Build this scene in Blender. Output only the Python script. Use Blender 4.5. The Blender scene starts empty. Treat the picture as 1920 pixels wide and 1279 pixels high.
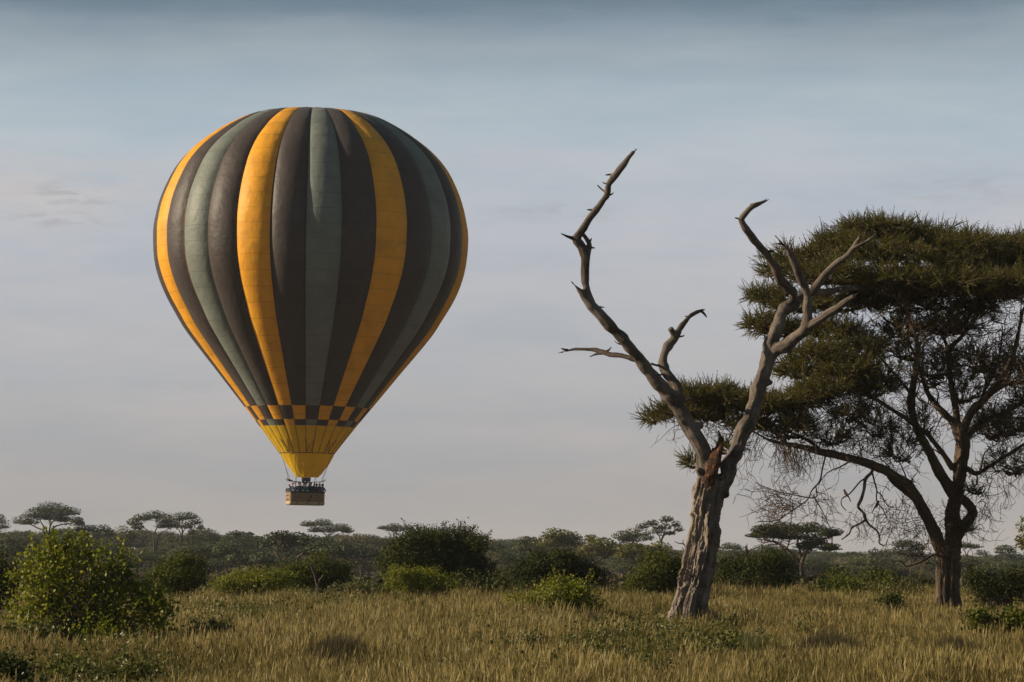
import bpy, math, random
import numpy as np
from mathutils import Vector, Matrix

# ---------------------------------------------------------------- camera, sky, sun, exposure
SC = bpy.context.scene
COL = SC.collection
F_PX = 5333.0                      # 100 mm lens on a 36 mm sensor, in pixels of the 1920 px photograph
CAM_Z = 2.58
HORIZON = 1030.0
PITCH = math.atan((HORIZON - 639.5) / F_PX)
cam_d = bpy.data.cameras.new('camera'); cam = bpy.data.objects.new('camera', cam_d); COL.objects.link(cam)
cam_d.sensor_width = 36.0; cam_d.lens = 36.0 * F_PX / 1920.0
cam_d.clip_start = 0.5; cam_d.clip_end = 20000.0
cam.location = (0, 0, CAM_Z); cam.rotation_euler = (math.pi / 2 + PITCH, 0, 0)
SC.camera = cam

SUN_EL, SUN_AZ = math.radians(22), math.radians(-91.0)    # azimuth from +Y, positive to the right
sdir = Vector((math.sin(SUN_AZ) * math.cos(SUN_EL), math.cos(SUN_AZ) * math.cos(SUN_EL), math.sin(SUN_EL)))
sun_d = bpy.data.lights.new('sun', 'SUN'); sun = bpy.data.objects.new('sun', sun_d); COL.objects.link(sun)
sun_d.energy = 5.0; sun_d.angle = math.radians(0.5); sun_d.color = (1.0, 0.82, 0.60)
sun.rotation_euler = sdir.to_track_quat('Z', 'Y').to_euler()

W = bpy.data.worlds.new('World'); SC.world = W; W.use_nodes = True
nt = W.node_tree; nt.nodes.clear()
def wn(t, **k):
    n = nt.nodes.new(t)
    for a, b in k.items(): setattr(n, a, b)
    return n
out = wn('ShaderNodeOutputWorld'); bg = wn('ShaderNodeBackground')
sky = wn('ShaderNodeTexSky', sky_type='NISHITA', sun_disc=False)
sky.sun_elevation = SUN_EL; sky.sun_rotation = SUN_AZ; sky.air_density = 1.0; sky.dust_density = 2.0
sc_ = wn('ShaderNodeVectorMath', operation='SCALE'); sc_.inputs['Scale'].default_value = 0.05
nt.links.new(sky.outputs[0], sc_.inputs[0])
tc = wn('ShaderNodeTexCoord'); sep = wn('ShaderNodeSeparateXYZ')
nt.links.new(tc.outputs['Generated'], sep.inputs[0])
# thin veil of high cloud, denser towards the horizon, with soft flat streaks
mp = wn('ShaderNodeMapping'); mp.inputs['Scale'].default_value = (7, 7, 42)
nt.links.new(tc.outputs['Generated'], mp.inputs[0])
nz = wn('ShaderNodeTexNoise'); nz.inputs['Scale'].default_value = 1.6; nz.inputs['Detail'].default_value = 6; nz.inputs['Roughness'].default_value = 0.55
nt.links.new(mp.outputs[0], nz.inputs['Vector'])
nm = wn('ShaderNodeMapRange'); nm.inputs[1].default_value = 0.3; nm.inputs[2].default_value = 0.7; nm.inputs[3].default_value = -0.0035; nm.inputs[4].default_value = 0.0035
nt.links.new(nz.outputs['Fac'], nm.inputs[0])
addz = wn('ShaderNodeMath', operation='ADD'); nt.links.new(sep.outputs[2], addz.inputs[0]); nt.links.new(nm.outputs[0], addz.inputs[1])
mr = wn('ShaderNodeMapRange'); mr.inputs[1].default_value = -0.02; mr.inputs[2].default_value = 0.26
nt.links.new(addz.outputs[0], mr.inputs[0])
ramp = wn('ShaderNodeValToRGB'); nt.links.new(mr.outputs[0], ramp.inputs[0])
def el2f(y):                                        # picture row -> ramp position
    z = math.sin(math.atan((639.5 - y) / F_PX) + PITCH); return (z + 0.02) / 0.28
cr = ramp.color_ramp
stops = [(1080, (0.276, 0.253, 0.242)), (930, (0.292, 0.278, 0.274)), (700, (0.334, 0.336, 0.348)), (430, (0.365, 0.377, 0.407)),
         (260, (0.330, 0.379, 0.417)), (170, (0.294, 0.347, 0.387)), (95, (0.245, 0.291, 0.326)), (45, (0.197, 0.243, 0.281)), (5, (0.122, 0.172, 0.213)), (-250, (0.042, 0.076, 0.097))]
while len(cr.elements) > 1: cr.elements.remove(cr.elements[-1])
cr.elements[0].position = el2f(1080); cr.elements[0].color = stops[0][1] + (1,)
for y, c in stops[1:]:
    e = cr.elements.new(el2f(y)); e.color = c + (1,)
veil = wn('ShaderNodeMapRange'); veil.inputs[1].default_value = 0.17; veil.inputs[2].default_value = 0.32; veil.inputs[3].default_value = 1.0; veil.inputs[4].default_value = 0.8
nt.links.new(addz.outputs[0], veil.inputs[0])
mixw = wn('ShaderNodeMix', data_type='RGBA')
nt.links.new(veil.outputs[0], mixw.inputs['Factor']); nt.links.new(sc_.outputs[0], mixw.inputs['A']); nt.links.new(ramp.outputs[0], mixw.inputs['B'])
# faint warm-grey / blue blotches in the veil
mp2 = wn('ShaderNodeMapping'); mp2.inputs['Scale'].default_value = (5, 5, 26); mp2.inputs['Location'].default_value = (3.1, 1.7, 0.4)
nt.links.new(tc.outputs['Generated'], mp2.inputs[0])
nz2 = wn('ShaderNodeTexNoise'); nz2.inputs['Scale'].default_value = 2.6; nz2.inputs['Detail'].default_value = 8; nz2.inputs['Roughness'].default_value = .6
nt.links.new(mp2.outputs[0], nz2.inputs['Vector'])
rm2 = wn('ShaderNodeValToRGB'); nt.links.new(nz2.outputs['Fac'], rm2.inputs[0])
rm2.color_ramp.elements[0].position = 0.36; rm2.color_ramp.elements[0].color = (0.91, 0.95, 0.985, 1)
rm2.color_ramp.elements[1].position = 0.66; rm2.color_ramp.elements[1].color = (1.06, 1.035, 1.015, 1)
mul = wn('ShaderNodeVectorMath', operation='MULTIPLY')
nt.links.new(mixw.outputs['Result'], mul.inputs[0]); nt.links.new(rm2.outputs[0], mul.inputs[1])
# a cream-lit bank of cloud low on the left, small grey wisps in front of it
def cloud_bank(px, py, sx, sz, col, amt, src, nscale, lo, hi):
    u, v = (px - 960) / F_PX, (639.5 - py) / F_PX; c_, s_ = math.cos(PITCH), math.sin(PITCH); D = Vector((u, c_ - v * s_, s_ + v * c_)).normalized()
    sb = wn('ShaderNodeVectorMath', operation='SUBTRACT'); sb.inputs[1].default_value = D; nt.links.new(tc.outputs['Generated'], sb.inputs[0])
    ms = wn('ShaderNodeVectorMath', operation='MULTIPLY'); ms.inputs[1].default_value = (1 / sx, 1 / sx, 1 / sz); nt.links.new(sb.outputs[0], ms.inputs[0])
    le = wn('ShaderNodeVectorMath', operation='LENGTH'); nt.links.new(ms.outputs[0], le.inputs[0])
    m_ = wn('ShaderNodeMapRange', interpolation_type='SMOOTHSTEP'); m_.inputs[1].default_value = 1.0; m_.inputs[2].default_value = 0.1; nt.links.new(le.outputs['Value'], m_.inputs[0])
    mpc = wn('ShaderNodeMapping'); mpc.inputs['Scale'].default_value = (nscale, nscale, nscale * 4); nt.links.new(tc.outputs['Generated'], mpc.inputs[0])
    nc = wn('ShaderNodeTexNoise'); nc.inputs['Scale'].default_value = 4; nc.inputs['Detail'].default_value = 7; nc.inputs['Roughness'].default_value = .6; nt.links.new(mpc.outputs[0], nc.inputs['Vector'])
    mn = wn('ShaderNodeMapRange', interpolation_type='SMOOTHSTEP'); mn.inputs[1].default_value = lo; mn.inputs[2].default_value = hi; nt.links.new(nc.outputs['Fac'], mn.inputs[0])
    f1 = wn('ShaderNodeMath', operation='MULTIPLY'); nt.links.new(m_.outputs[0], f1.inputs[0]); nt.links.new(mn.outputs[0], f1.inputs[1])
    f2 = wn('ShaderNodeMath', operation='MULTIPLY'); f2.inputs[1].default_value = amt; nt.links.new(f1.outputs[0], f2.inputs[0])
    mc = wn('ShaderNodeMix', data_type='RGBA'); mc.inputs['B'].default_value = col + (1,); nt.links.new(f2.outputs[0], mc.inputs['Factor']); nt.links.new(src, mc.inputs['A']); return mc.outputs['Result']
o1 = cloud_bank(40, 350, .085, .020, (.42, .395, .39), .75, mul.outputs[0], 6, .30, .62)
o1 = cloud_bank(420, 660, .10, .014, (.37, .352, .355), .6, o1, 5, .35, .65)
o1 = cloud_bank(1000, 290, .20, .016, (.385, .385, .405), .55, o1, 4, .38, .66)
o1 = cloud_bank(1700, 700, .20, .020, (.33, .325, .345), .5, o1, 4, .38, .66)
o1 = cloud_bank(140, 365, .03, .0075, (.275, .278, .30), .6, o1, 22, .42, .62)
o1 = cloud_bank(110, 410, .03, .006, (.285, .288, .31), .6, o1, 24, .42, .62)
o1 = cloud_bank(1050, 400, .035, .006, (.295, .305, .33), .55, o1, 20, .42, .62)
o1 = cloud_bank(1820, 350, .05, .012, (.30, .308, .335), .55, o1, 16, .42, .62)
o1 = cloud_bank(340, 720, .03, .004, (.28, .28, .30), .5, o1, 20, .42, .62)
nt.links.new(o1, bg.inputs[0]); bg.inputs[1].default_value = 1.0
nt.links.new(bg.outputs[0], out.inputs[0])

SC.view_settings.view_transform = 'Standard'; SC.view_settings.look = 'None'
SC.view_settings.exposure = 0.45; SC.view_settings.gamma = 1.0; SC.view_settings.use_curve_mapping = False
SC.render.engine = 'CYCLES'
SC.cycles.transparent_max_bounces = 8; SC.cycles.volume_bounces = 0; SC.cycles.max_bounces = 5

# ---------------------------------------------------------------- numbers and shapes
random.seed(7); RNG = np.random.default_rng(7)
def P(x, y, d):
    """a direction of the photograph (pixel x, y) taken to the distance d in metres"""
    u, v = (x - 960) / F_PX, (639.5 - y) / F_PX
    c, s = math.cos(PITCH), math.sin(PITCH)
    D = np.array([u, c - v * s, s + v * c])
    return np.array([0, 0, CAM_Z]) + D * (d / D[1])
def sstep(a, b, x):
    t = np.clip((x - a) / (b - a), 0, 1); return t * t * (3 - 2 * t)
def vnoise(p, seed=0):
    p = np.asarray(p, float); i = np.floor(p).astype(np.int64); f = p - i; f = f * f * (3 - 2 * f)
    def h(a, b, c):
        n = (a * 374761393 + b * 668265263 + c * 2147483647 + seed * 1274126177) & 0xffffffff
        n = ((n ^ (n >> 13)) * 1274126177) & 0xffffffff
        return ((n ^ (n >> 16)) & 0xffff) / 32767.5 - 1
    r = 0
    for dx in (0, 1):
        for dy in (0, 1):
            for dz in (0, 1):
                w = (f[:, 0] if dx else 1 - f[:, 0]) * (f[:, 1] if dy else 1 - f[:, 1]) * (f[:, 2] if dz else 1 - f[:, 2])
                r = r + w * h(i[:, 0] + dx, i[:, 1] + dy, i[:, 2] + dz)
    return r
def ground_z(x, y):
    x = np.asarray(x, float); y = np.asarray(y, float)
    u = np.clip(x / np.maximum(y, 60.0), -0.3, 0.3)
    zf = np.interp(u, [-.3, -.18, -.1, 0, .08, .18, .3], [4.0, 3.0, 1.6, -.3, -2.8, -5.2, -6.0])
    zv = np.interp(u, [-.3, -.1, .1, .3], [-2.4, -2.6, -3.4, -4.2])
    field = 0.005625 * np.clip(y, -200, 108)
    z = field + (zv - field) * sstep(104, 190, y)
    z = z + (zf - zv) * sstep(260, 780, y)
    z = z + (-14 - zf) * sstep(1000, 2600, y)
    p = np.stack([x * .06, y * .06, 0 * x], -1)
    z = z + .10 * vnoise(p.reshape(-1, 3)).reshape(x.shape) * sstep(20, 40, y)
    return z
def gz(x, y): return float(ground_z(np.array([x]), np.array([y]))[0])

class Geo:
    def __init__(s): s.v = []; s.f = []; s.n = 0
    def add(s, V, F):
        s.v.append(np.asarray(V, float)); s.f.append(np.asarray(F, int) + s.n); s.n += len(V); return s
    def arrays(s):
        if not s.v: return np.zeros((0, 3)), np.zeros((0, 3), int)
        return np.concatenate(s.v), np.concatenate(s.f)
def quads2tris(q):
    q = np.asarray(q, int); return np.concatenate([q[:, [0, 1, 2]], q[:, [0, 2, 3]]])
def make_mesh(name, V, F, smooth=False, normals=None, grain=None):
    V = np.asarray(V, np.float32); F = np.asarray(F, np.int32); k = F.shape[1]
    me = bpy.data.meshes.new(name)
    me.vertices.add(len(V)); me.vertices.foreach_set('co', V.ravel())
    me.loops.add(F.size); me.loops.foreach_set('vertex_index', F.ravel())
    me.polygons.add(len(F)); me.polygons.foreach_set('loop_start', np.arange(0, F.size, k, dtype=np.int32))
    me.polygons.foreach_set('use_smooth', np.full(len(F), smooth))
    if grain is not None:
        a = me.attributes.new('grain', 'FLOAT_VECTOR', 'POINT'); a.data.foreach_set('vector', np.asarray(grain, np.float32).ravel())
    me.update(calc_edges=True)
    if normals is not None: me.normals_split_custom_set_from_vertices([tuple(n) for n in normals])
    return me
def obj(name, V, F, mat, parent=None, smooth=False, base=None, mesh=None, normals=None, grain=None):
    if mesh is None:
        if base is not None: V = np.asarray(V, float) - np.asarray(base)
        mesh = make_mesh(name, V, F, smooth, normals, grain)
        if mat: mesh.materials.append(mat)
    o = bpy.data.objects.new(name, mesh); COL.objects.link(o)
    if parent is not None: o.parent = parent
    elif base is not None: o.location = Vector(base)
    return o
def tag(o, label, cat=None, group=None, kind=None):
    if label: o['label'] = label
    if cat: o['category'] = cat
    if group: o['group'] = group
    if kind: o['kind'] = kind
    return o
def empty(name, loc, label, cat, group=None):
    o = bpy.data.objects.new(name, None); COL.objects.link(o); o.location = Vector(loc); o.empty_display_size = .2
    return tag(o, label, cat, group)
def norm(v): return v / np.maximum(np.linalg.norm(v, axis=-1, keepdims=True), 1e-9)
def spline(pts, n=4):
    """Catmull-Rom through rows (any number of columns)"""
    p = np.asarray(pts, float)
    if len(p) < 3: 
        t = np.linspace(0, 1, n + 1)[:, None]; return p[0] * (1 - t) + p[-1] * t
    q = np.vstack([2 * p[0] - p[1], p, 2 * p[-1] - p[-2]]); o = []
    for i in range(len(p) - 1):
        a, b, c, d = q[i:i + 4]
        for t in np.arange(n) / n:
            o.append(.5 * (2 * b + (c - a) * t + (2 * a - 5 * b + 4 * c - d) * t * t + (3 * b - a - 3 * c + d) * t ** 3))
    o.append(p[-1]); return np.array(o)
def tube(pts, rad, sides=6):
    pts = np.asarray(pts, float); rad = np.maximum(np.asarray(rad, float), 1e-4); n = len(pts)
    T = norm(np.gradient(pts, axis=0)); ref = np.array([0, 0, 1.]) if abs(T[0][2]) < .9 else np.array([1., 0, 0])
    N = np.zeros_like(pts); N[0] = norm(np.cross(T[0], ref))
    for i in range(1, n):
        v = N[i - 1] - T[i] * np.dot(N[i - 1], T[i]); N[i] = norm(v)
    B = np.cross(T, N); a = np.arange(sides) * 2 * math.pi / sides
    V = pts[:, None] + rad[:, None, None] * (np.cos(a)[None, :, None] * N[:, None] + np.sin(a)[None, :, None] * B[:, None])
    V = V.reshape(-1, 3); q = []
    i, j = np.meshgrid(np.arange(n - 1), np.arange(sides), indexing='ij'); j2 = (j + 1) % sides
    q = np.stack([i * sides + j, i * sides + j2, (i + 1) * sides + j2, (i + 1) * sides + j], -1).reshape(-1, 4)
    F = quads2tris(q)
    V = np.vstack([V, pts[0], pts[-1]]); c0, c1 = n * sides, n * sides + 1; k = np.arange(sides); k2 = (k + 1) % sides
    F = np.vstack([F, np.stack([np.full(sides, c0), k2, k], -1), np.stack([np.full(sides, c1), (n - 1) * sides + k, (n - 1) * sides + k2], -1)])
    return V, F
def box(c, s):
    c = np.asarray(c, float); s = np.asarray(s, float) / 2
    V = np.array([[x, y, z] for x in (-1, 1) for y in (-1, 1) for z in (-1, 1)]) * s + c
    return V, quads2tris([[0, 1, 3, 2], [4, 6, 7, 5], [0, 4, 5, 1], [2, 3, 7, 6], [0, 2, 6, 4], [1, 5, 7, 3]])
def ball(c, r, nu=8, nv=6):
    r = np.broadcast_to(np.asarray(r, float), 3); g = []
    for i in range(1, nv):
        for j in range(nu):
            t, p = math.pi * i / nv, 2 * math.pi * j / nu
            g.append([math.sin(t) * math.cos(p), math.sin(t) * math.sin(p), math.cos(t)])
    g += [[0, 0, 1], [0, 0, -1]]; V = np.array(g) * r + np.asarray(c, float); F = []
    for i in range(nv - 2):
        for j in range(nu):
            a, b = i * nu + j, i * nu + (j + 1) % nu; F += [[a, a + nu, b + nu], [a, b + nu, b]]
    t, b = len(g) - 2, len(g) - 1
    for j in range(nu): F += [[t, j, (j + 1) % nu], [b, (nv - 2) * nu + (j + 1) % nu, (nv - 2) * nu + j]]
    return V, np.array(F)
def remesh(V, F, voxel, smooth_it=3):
    """one continuous skin round overlapping volumes"""
    me = make_mesh('tmp', V, F); o = bpy.data.objects.new('tmp', me); COL.objects.link(o)
    m = o.modifiers.new('r', 'REMESH'); m.mode = 'VOXEL'; m.voxel_size = voxel
    s = o.modifiers.new('s', 'SMOOTH'); s.factor = .5; s.iterations = smooth_it
    dg = bpy.context.evaluated_depsgraph_get(); ev = o.evaluated_get(dg); em = ev.to_mesh()
    v = np.zeros(len(em.vertices) * 3, np.float32); em.vertices.foreach_get('co', v)
    em.calc_loop_triangles(); f = np.zeros(len(em.loop_triangles) * 3, np.int32); em.loop_triangles.foreach_get('vertices', f)
    ev.to_mesh_clear(); bpy.data.objects.remove(o); bpy.data.meshes.remove(me)
    return v.reshape(-1, 3).astype(float), f.reshape(-1, 3)
def vnormals(V, F):
    fn = np.cross(V[F[:, 1]] - V[F[:, 0]], V[F[:, 2]] - V[F[:, 0]]); N = np.zeros_like(V)
    for k in range(3): np.add.at(N, F[:, k], fn)
    return norm(N)
def rot_from_z(D, spin):
    """rotation matrices taking +Z to the directions D, spun by an angle"""
    D = norm(D); ref = np.where(np.abs(D[:, 2:3]) < .95, np.array([[0, 0, 1.]]), np.array([[1., 0, 0]]))
    X = norm(np.cross(ref, D)); Y = np.cross(D, X); c, s = np.cos(spin)[:, None], np.sin(spin)[:, None]
    return np.stack([X * c + Y * s, -X * s + Y * c, D], -1)
def scatter(geo, TV, TF, pos, R, scl):
    """copies of a template joined into one part"""
    scl = np.asarray(scl, float); scl = scl[:, None] if scl.ndim == 1 else scl
    V = np.einsum('nij,nmj->nmi', R, TV[None] * scl[:, None, :]) + pos[:, None]
    F = TF[None] + (np.arange(len(pos)) * len(TV))[:, None, None]
    geo.add(V.reshape(-1, 3), F.reshape(-1, 3))
LEAF_V = np.array([[0, 0, 0], [.32, .45, .06], [0, 1, 0], [-.32, .45, .06]]); LEAF_F = np.array([[0, 1, 2], [0, 2, 3]])
CLUMP_V = np.array([[-.5, -.35, 0], [.45, -.4, .12], [.55, .3, -.05], [-.4, .45, .1]]); CLUMP_F = LEAF_F

# ---------------------------------------------------------------- materials
def mat_new(name):
    m = bpy.data.materials.new(name); m.use_nodes = True; t = m.node_tree; b = t.nodes['Principled BSDF']; return m, t, b
def node(t, ty, **k):
    n = t.nodes.new(ty)
    for a, v in k.items(): setattr(n, a, v)
    return n
def ramp_node(t, stops):
    r = node(t, 'ShaderNodeValToRGB'); c = r.color_ramp
    while len(c.elements) > 1: c.elements.remove(c.elements[-1])
    c.elements[0].position = stops[0][0]; c.elements[0].color = tuple(stops[0][1]) + (1,)
    for p, k in stops[1:]:
        e = c.elements.new(p); e.color = tuple(k) + (1,)
    return r
def leaf_mat(name, cols, rough=.45, trans=.3, scale=.7, var=.35, spec=.4, inst=False):
    """leaf colour: per leaf at random plus broad drifts of tone"""
    m, t, b = mat_new(name); L = t.links.new
    g = node(t, 'ShaderNodeNewGeometry'); nz = node(t, 'ShaderNodeTexNoise'); nz.inputs['Scale'].default_value = scale; nz.inputs['Detail'].default_value = 3
    L(g.outputs['Position'], nz.inputs['Vector'])
    mx = node(t, 'ShaderNodeMix', data_type='FLOAT'); mx.inputs['Factor'].default_value = var
    L(nz.outputs['Fac'], mx.inputs['A']); L((node(t, 'ShaderNodeObjectInfo').outputs['Random'] if inst else g.outputs['Random Per Island']), mx.inputs['B'])
    r = ramp_node(t, cols); L(mx.outputs['Result'], r.inputs[0]); L(r.outputs[0], b.inputs['Base Color'])
    b.inputs['Roughness'].default_value = rough; b.inputs['Specular IOR Level'].default_value = spec
    tr = node(t, 'ShaderNodeBsdfTranslucent'); ms = node(t, 'ShaderNodeMixShader'); ms.inputs[0].default_value = trans
    L(r.outputs[0], tr.inputs[0]); L(b.outputs[0], ms.inputs[1]); L(tr.outputs[0], ms.inputs[2])
    L(ms.outputs[0], t.nodes['Material Output'].inputs[0]); return m
def wood_mat(name, cols, rough=.85, scale=1.0, bump=.5, grain=True, stretch=(1, 1, 1), blotch=1.6):
    m, t, b = mat_new(name); L = t.links.new
    if grain: src = node(t, 'ShaderNodeAttribute', attribute_name='grain').outputs['Vector']
    else: src = node(t, 'ShaderNodeNewGeometry').outputs['Position']
    mp = node(t, 'ShaderNodeMapping'); mp.inputs['Scale'].default_value = stretch; L(src, mp.inputs[0])
    n1 = node(t, 'ShaderNodeTexNoise'); n1.inputs['Scale'].default_value = scale; n1.inputs['Detail'].default_value = 8; n1.inputs['Roughness'].default_value = .62; L(mp.outputs[0], n1.inputs['Vector'])
    n2 = node(t, 'ShaderNodeTexNoise'); n2.inputs['Scale'].default_value = scale * 6; n2.inputs['Detail'].default_value = 4; L(mp.outputs[0], n2.inputs['Vector'])
    mx = node(t, 'ShaderNodeMix', data_type='FLOAT'); mx.inputs['Factor'].default_value = .4; L(n1.outputs['Fac'], mx.inputs['A']); L(n2.outputs['Fac'], mx.inputs['B'])
    n3 = node(t, 'ShaderNodeTexNoise'); n3.inputs['Scale'].default_value = blotch; n3.inputs['Detail'].default_value = 6; n3.inputs['Roughness'].default_value = .6; L(node(t, 'ShaderNodeNewGeometry').outputs['Position'], n3.inputs['Vector'])
    m3 = node(t, 'ShaderNodeMix', data_type='FLOAT'); m3.inputs['Factor'].default_value = .42; L(mx.outputs['Result'], m3.inputs['A']); L(n3.outputs['Fac'], m3.inputs['B'])
    r = ramp_node(t, cols); L(m3.outputs['Result'], r.inputs[0]); L(r.outputs[0], b.inputs['Base Color'])
    bp = node(t, 'ShaderNodeBump'); bp.inputs['Strength'].default_value = bump; bp.inputs['Distance'].default_value = .05
    L(mx.outputs['Result'], bp.inputs['Height']); L(bp.outputs[0], b.inputs['Normal'])
    b.inputs['Roughness'].default_value = rough; b.inputs['Specular IOR Level'].default_value = .2; return m
def plain_mat(name, c, rough=.7, metal=0.0, nscale=8.0, amt=.25):
    m, t, b = mat_new(name); L = t.links.new
    tcn = node(t, 'ShaderNodeTexCoord'); nz = node(t, 'ShaderNodeTexNoise'); nz.inputs['Scale'].default_value = nscale; nz.inputs['Detail'].default_value = 4
    L(tcn.outputs['Object'], nz.inputs['Vector']); c = np.array(c)
    r = ramp_node(t, [(.3, tuple(c * (1 - amt))), (.7, tuple(np.minimum(c * (1 + amt), 1)))]); L(nz.outputs['Fac'], r.inputs[0]); L(r.outputs[0], b.inputs['Base Color'])
    b.inputs['Roughness'].default_value = rough; b.inputs['Metallic'].default_value = metal; return m
M = {}
M['dead_wood'] = wood_mat('dead_wood', [(.36, (.018, .013, .010)), (.43, (.052, .040, .032)), (.49, (.108, .088, .073)), (.57, (.165, .137, .114)), (.67, (.25, .212, .178))], scale=1.3, bump=.8)
M['dead_trunk'] = wood_mat('dead_trunk_wood', [(.35, (.022, .016, .012)), (.42, (.075, .058, .046)), (.48, (.165, .136, .112)), (.57, (.250, .208, .170)), (.67, (.36, .30, .245))], scale=1.3, bump=.9)
M['rotten_wood'] = wood_mat('rotten_wood', [(.36, (.010, .007, .005)), (.47, (.022, .013, .009)), (.53, (.09, .038, .016)), (.60, (.42, .18, .055))], scale=1.2, bump=.9, blotch=4.0)
M['char_wood'] = wood_mat('dark_brown_wood', [(.3, (.02, .016, .013)), (.7, (.08, .06, .05))], scale=.8)  # plain dark wood tone, unburnt; also darkens the silhouetted side branch
M['bark'] = wood_mat('acacia_bark', [(.32, (.025, .018, .012)), (.5, (.085, .06, .04)), (.66, (.17, .125, .085)), (.8, (.25, .19, .13))], scale=.8, bump=.9)
M['far_bark'] = wood_mat('far_bark', [(.3, (.04, .032, .024)), (.7, (.12, .095, .072))], scale=2.0, grain=False, bump=.2)
M['twig'] = wood_mat('twig_bark', [(.3, (.045, .03, .02)), (.55, (.10, .068, .045)), (.75, (.16, .11, .07))], scale=2.0, grain=False, bump=.0)
M['stem'] = wood_mat('shrub_stem', [(.3, (.05, .04, .03)), (.7, (.17, .13, .10))], scale=3.0, grain=False, bump=.2)
M['acacia_leaf'] = leaf_mat('acacia_leaf', [(.15, (.048, .054, .009)), (.45, (.115, .114, .018)), (.7, (.180, .163, .030)), (.92, (.25, .20, .055))], trans=.38, scale=.9, var=.5)
M['far_leaf'] = leaf_mat('far_acacia_leaf', [(.2, (.028, .040, .014)), (.5, (.054, .070, .022)), (.8, (.085, .098, .034))], trans=.2, scale=.25, var=.5, rough=.7)
M['wood_leaf'] = leaf_mat('woodland_leaf', [(.20, (.028, .040, .016)), (.42, (.060, .075, .028)), (.62, (.092, .103, .040)), (.8, (.130, .118, .058))], trans=.2, inst=True, scale=.045, var=.55, rough=.8, spec=.2)
M['scrub_leaf'] = leaf_mat('scrub_leaf', [(.25, (.050, .058, .026)), (.5, (.090, .085, .045)), (.75, (.15, .115, .07))], trans=.2, scale=.07, var=.3, rough=.8, spec=.2)
M['shrub_leaf'] = leaf_mat('shrub_leaf', [(.1, (.030, .042, .005)), (.45, (.072, .088, .009)), (.7, (.115, .124, .015)), (.92, (.18, .16, .03))], trans=.3, scale=1.4, var=.6, rough=.58, spec=.14)
M['bright_leaf'] = leaf_mat('bright_leaf', [(.1, (.075, .100, .006)), (.45, (.155, .185, .010)), (.7, (.235, .240, .016)), (.92, (.34, .30, .035))], trans=.42, scale=1.4, var=.6, rough=.5, spec=.25)
M['dark_leaf'] = leaf_mat('dark_leaf', [(.1, (.018, .026, .005)), (.5, (.042, .054, .009)), (.9, (.085, .088, .020))], trans=.2, scale=1.4, var=.6, rough=.6, spec=.12)
M['weed_leaf'] = leaf_mat('weed_leaf', [(.1, (.050, .062, .010)), (.5, (.095, .105, .018)), (.9, (.15, .135, .035))], trans=.3, scale=1.4, var=.6)
M['dry_leaf'] = leaf_mat('dry_leaf', [(.1, (.024, .021, .007)), (.5, (.050, .040, .014)), (.9, (.105, .078, .028))], trans=.25, scale=1.4, var=.6, rough=.8)

# ---------------------------------------------------------------- ground
def ground_material():
    m, t, b = mat_new('savanna_soil'); L = t.links.new
    g = node(t, 'ShaderNodeNewGeometry')
    n1 = node(t, 'ShaderNodeTexNoise'); n1.inputs['Scale'].default_value = .05; n1.inputs['Detail'].default_value = 8; L(g.outputs['Position'], n1.inputs['Vector'])
    n2 = node(t, 'ShaderNodeTexNoise'); n2.inputs['Scale'].default_value = 2.0; n2.inputs['Detail'].default_value = 6; L(g.outputs['Position'], n2.inputs['Vector'])
    mx = node(t, 'ShaderNodeMix', data_type='FLOAT'); mx.inputs['Factor'].default_value = .4; L(n1.outputs['Fac'], mx.inputs['A']); L(n2.outputs['Fac'], mx.inputs['B'])
    r = ramp_node(t, [(.3, (.085, .075, .035)), (.5, (.15, .115, .060)), (.68, (.22, .165, .095))]); L(mx.outputs['Result'], r.inputs[0]); L(r.outputs[0], b.inputs['Base Color'])
    bp = node(t, 'ShaderNodeBump'); bp.inputs['Strength'].default_value = .6; bp.inputs['Distance'].default_value = .1; L(n2.outputs['Fac'], bp.inputs['Height']); L(bp.outputs[0], b.inputs['Normal'])
    b.inputs['Roughness'].default_value = .95; b.inputs['Specular IOR Level'].default_value = .1; return m
yy = np.unique(np.concatenate([np.linspace(-120, 20, 8), np.linspace(20, 120, 60), np.linspace(120, 400, 50), np.linspace(400, 1100, 50), np.linspace(1100, 3000, 16), np.linspace(3000, 9000, 8)]))
xx = np.sign(np.linspace(-1, 1, 161)) * (np.abs(np.linspace(-1, 1, 161)) ** 2.6) * 4000
X, Y = np.meshgrid(xx, yy); V = np.stack([X, Y, ground_z(X, Y)], -1).reshape(-1, 3)
i, j = np.meshgrid(np.arange(len(yy) - 1), np.arange(len(xx) - 1), indexing='ij'); n = len(xx)
Fq = np.stack([i * n + j, i * n + j + 1, (i + 1) * n + j + 1, (i + 1) * n + j], -1).reshape(-1, 4)
tag(obj('ground', V, quads2tris(Fq), ground_material(), smooth=True), 'dry savanna ground under the grass, rolling down to a wooded slope', kind='structure')

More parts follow.
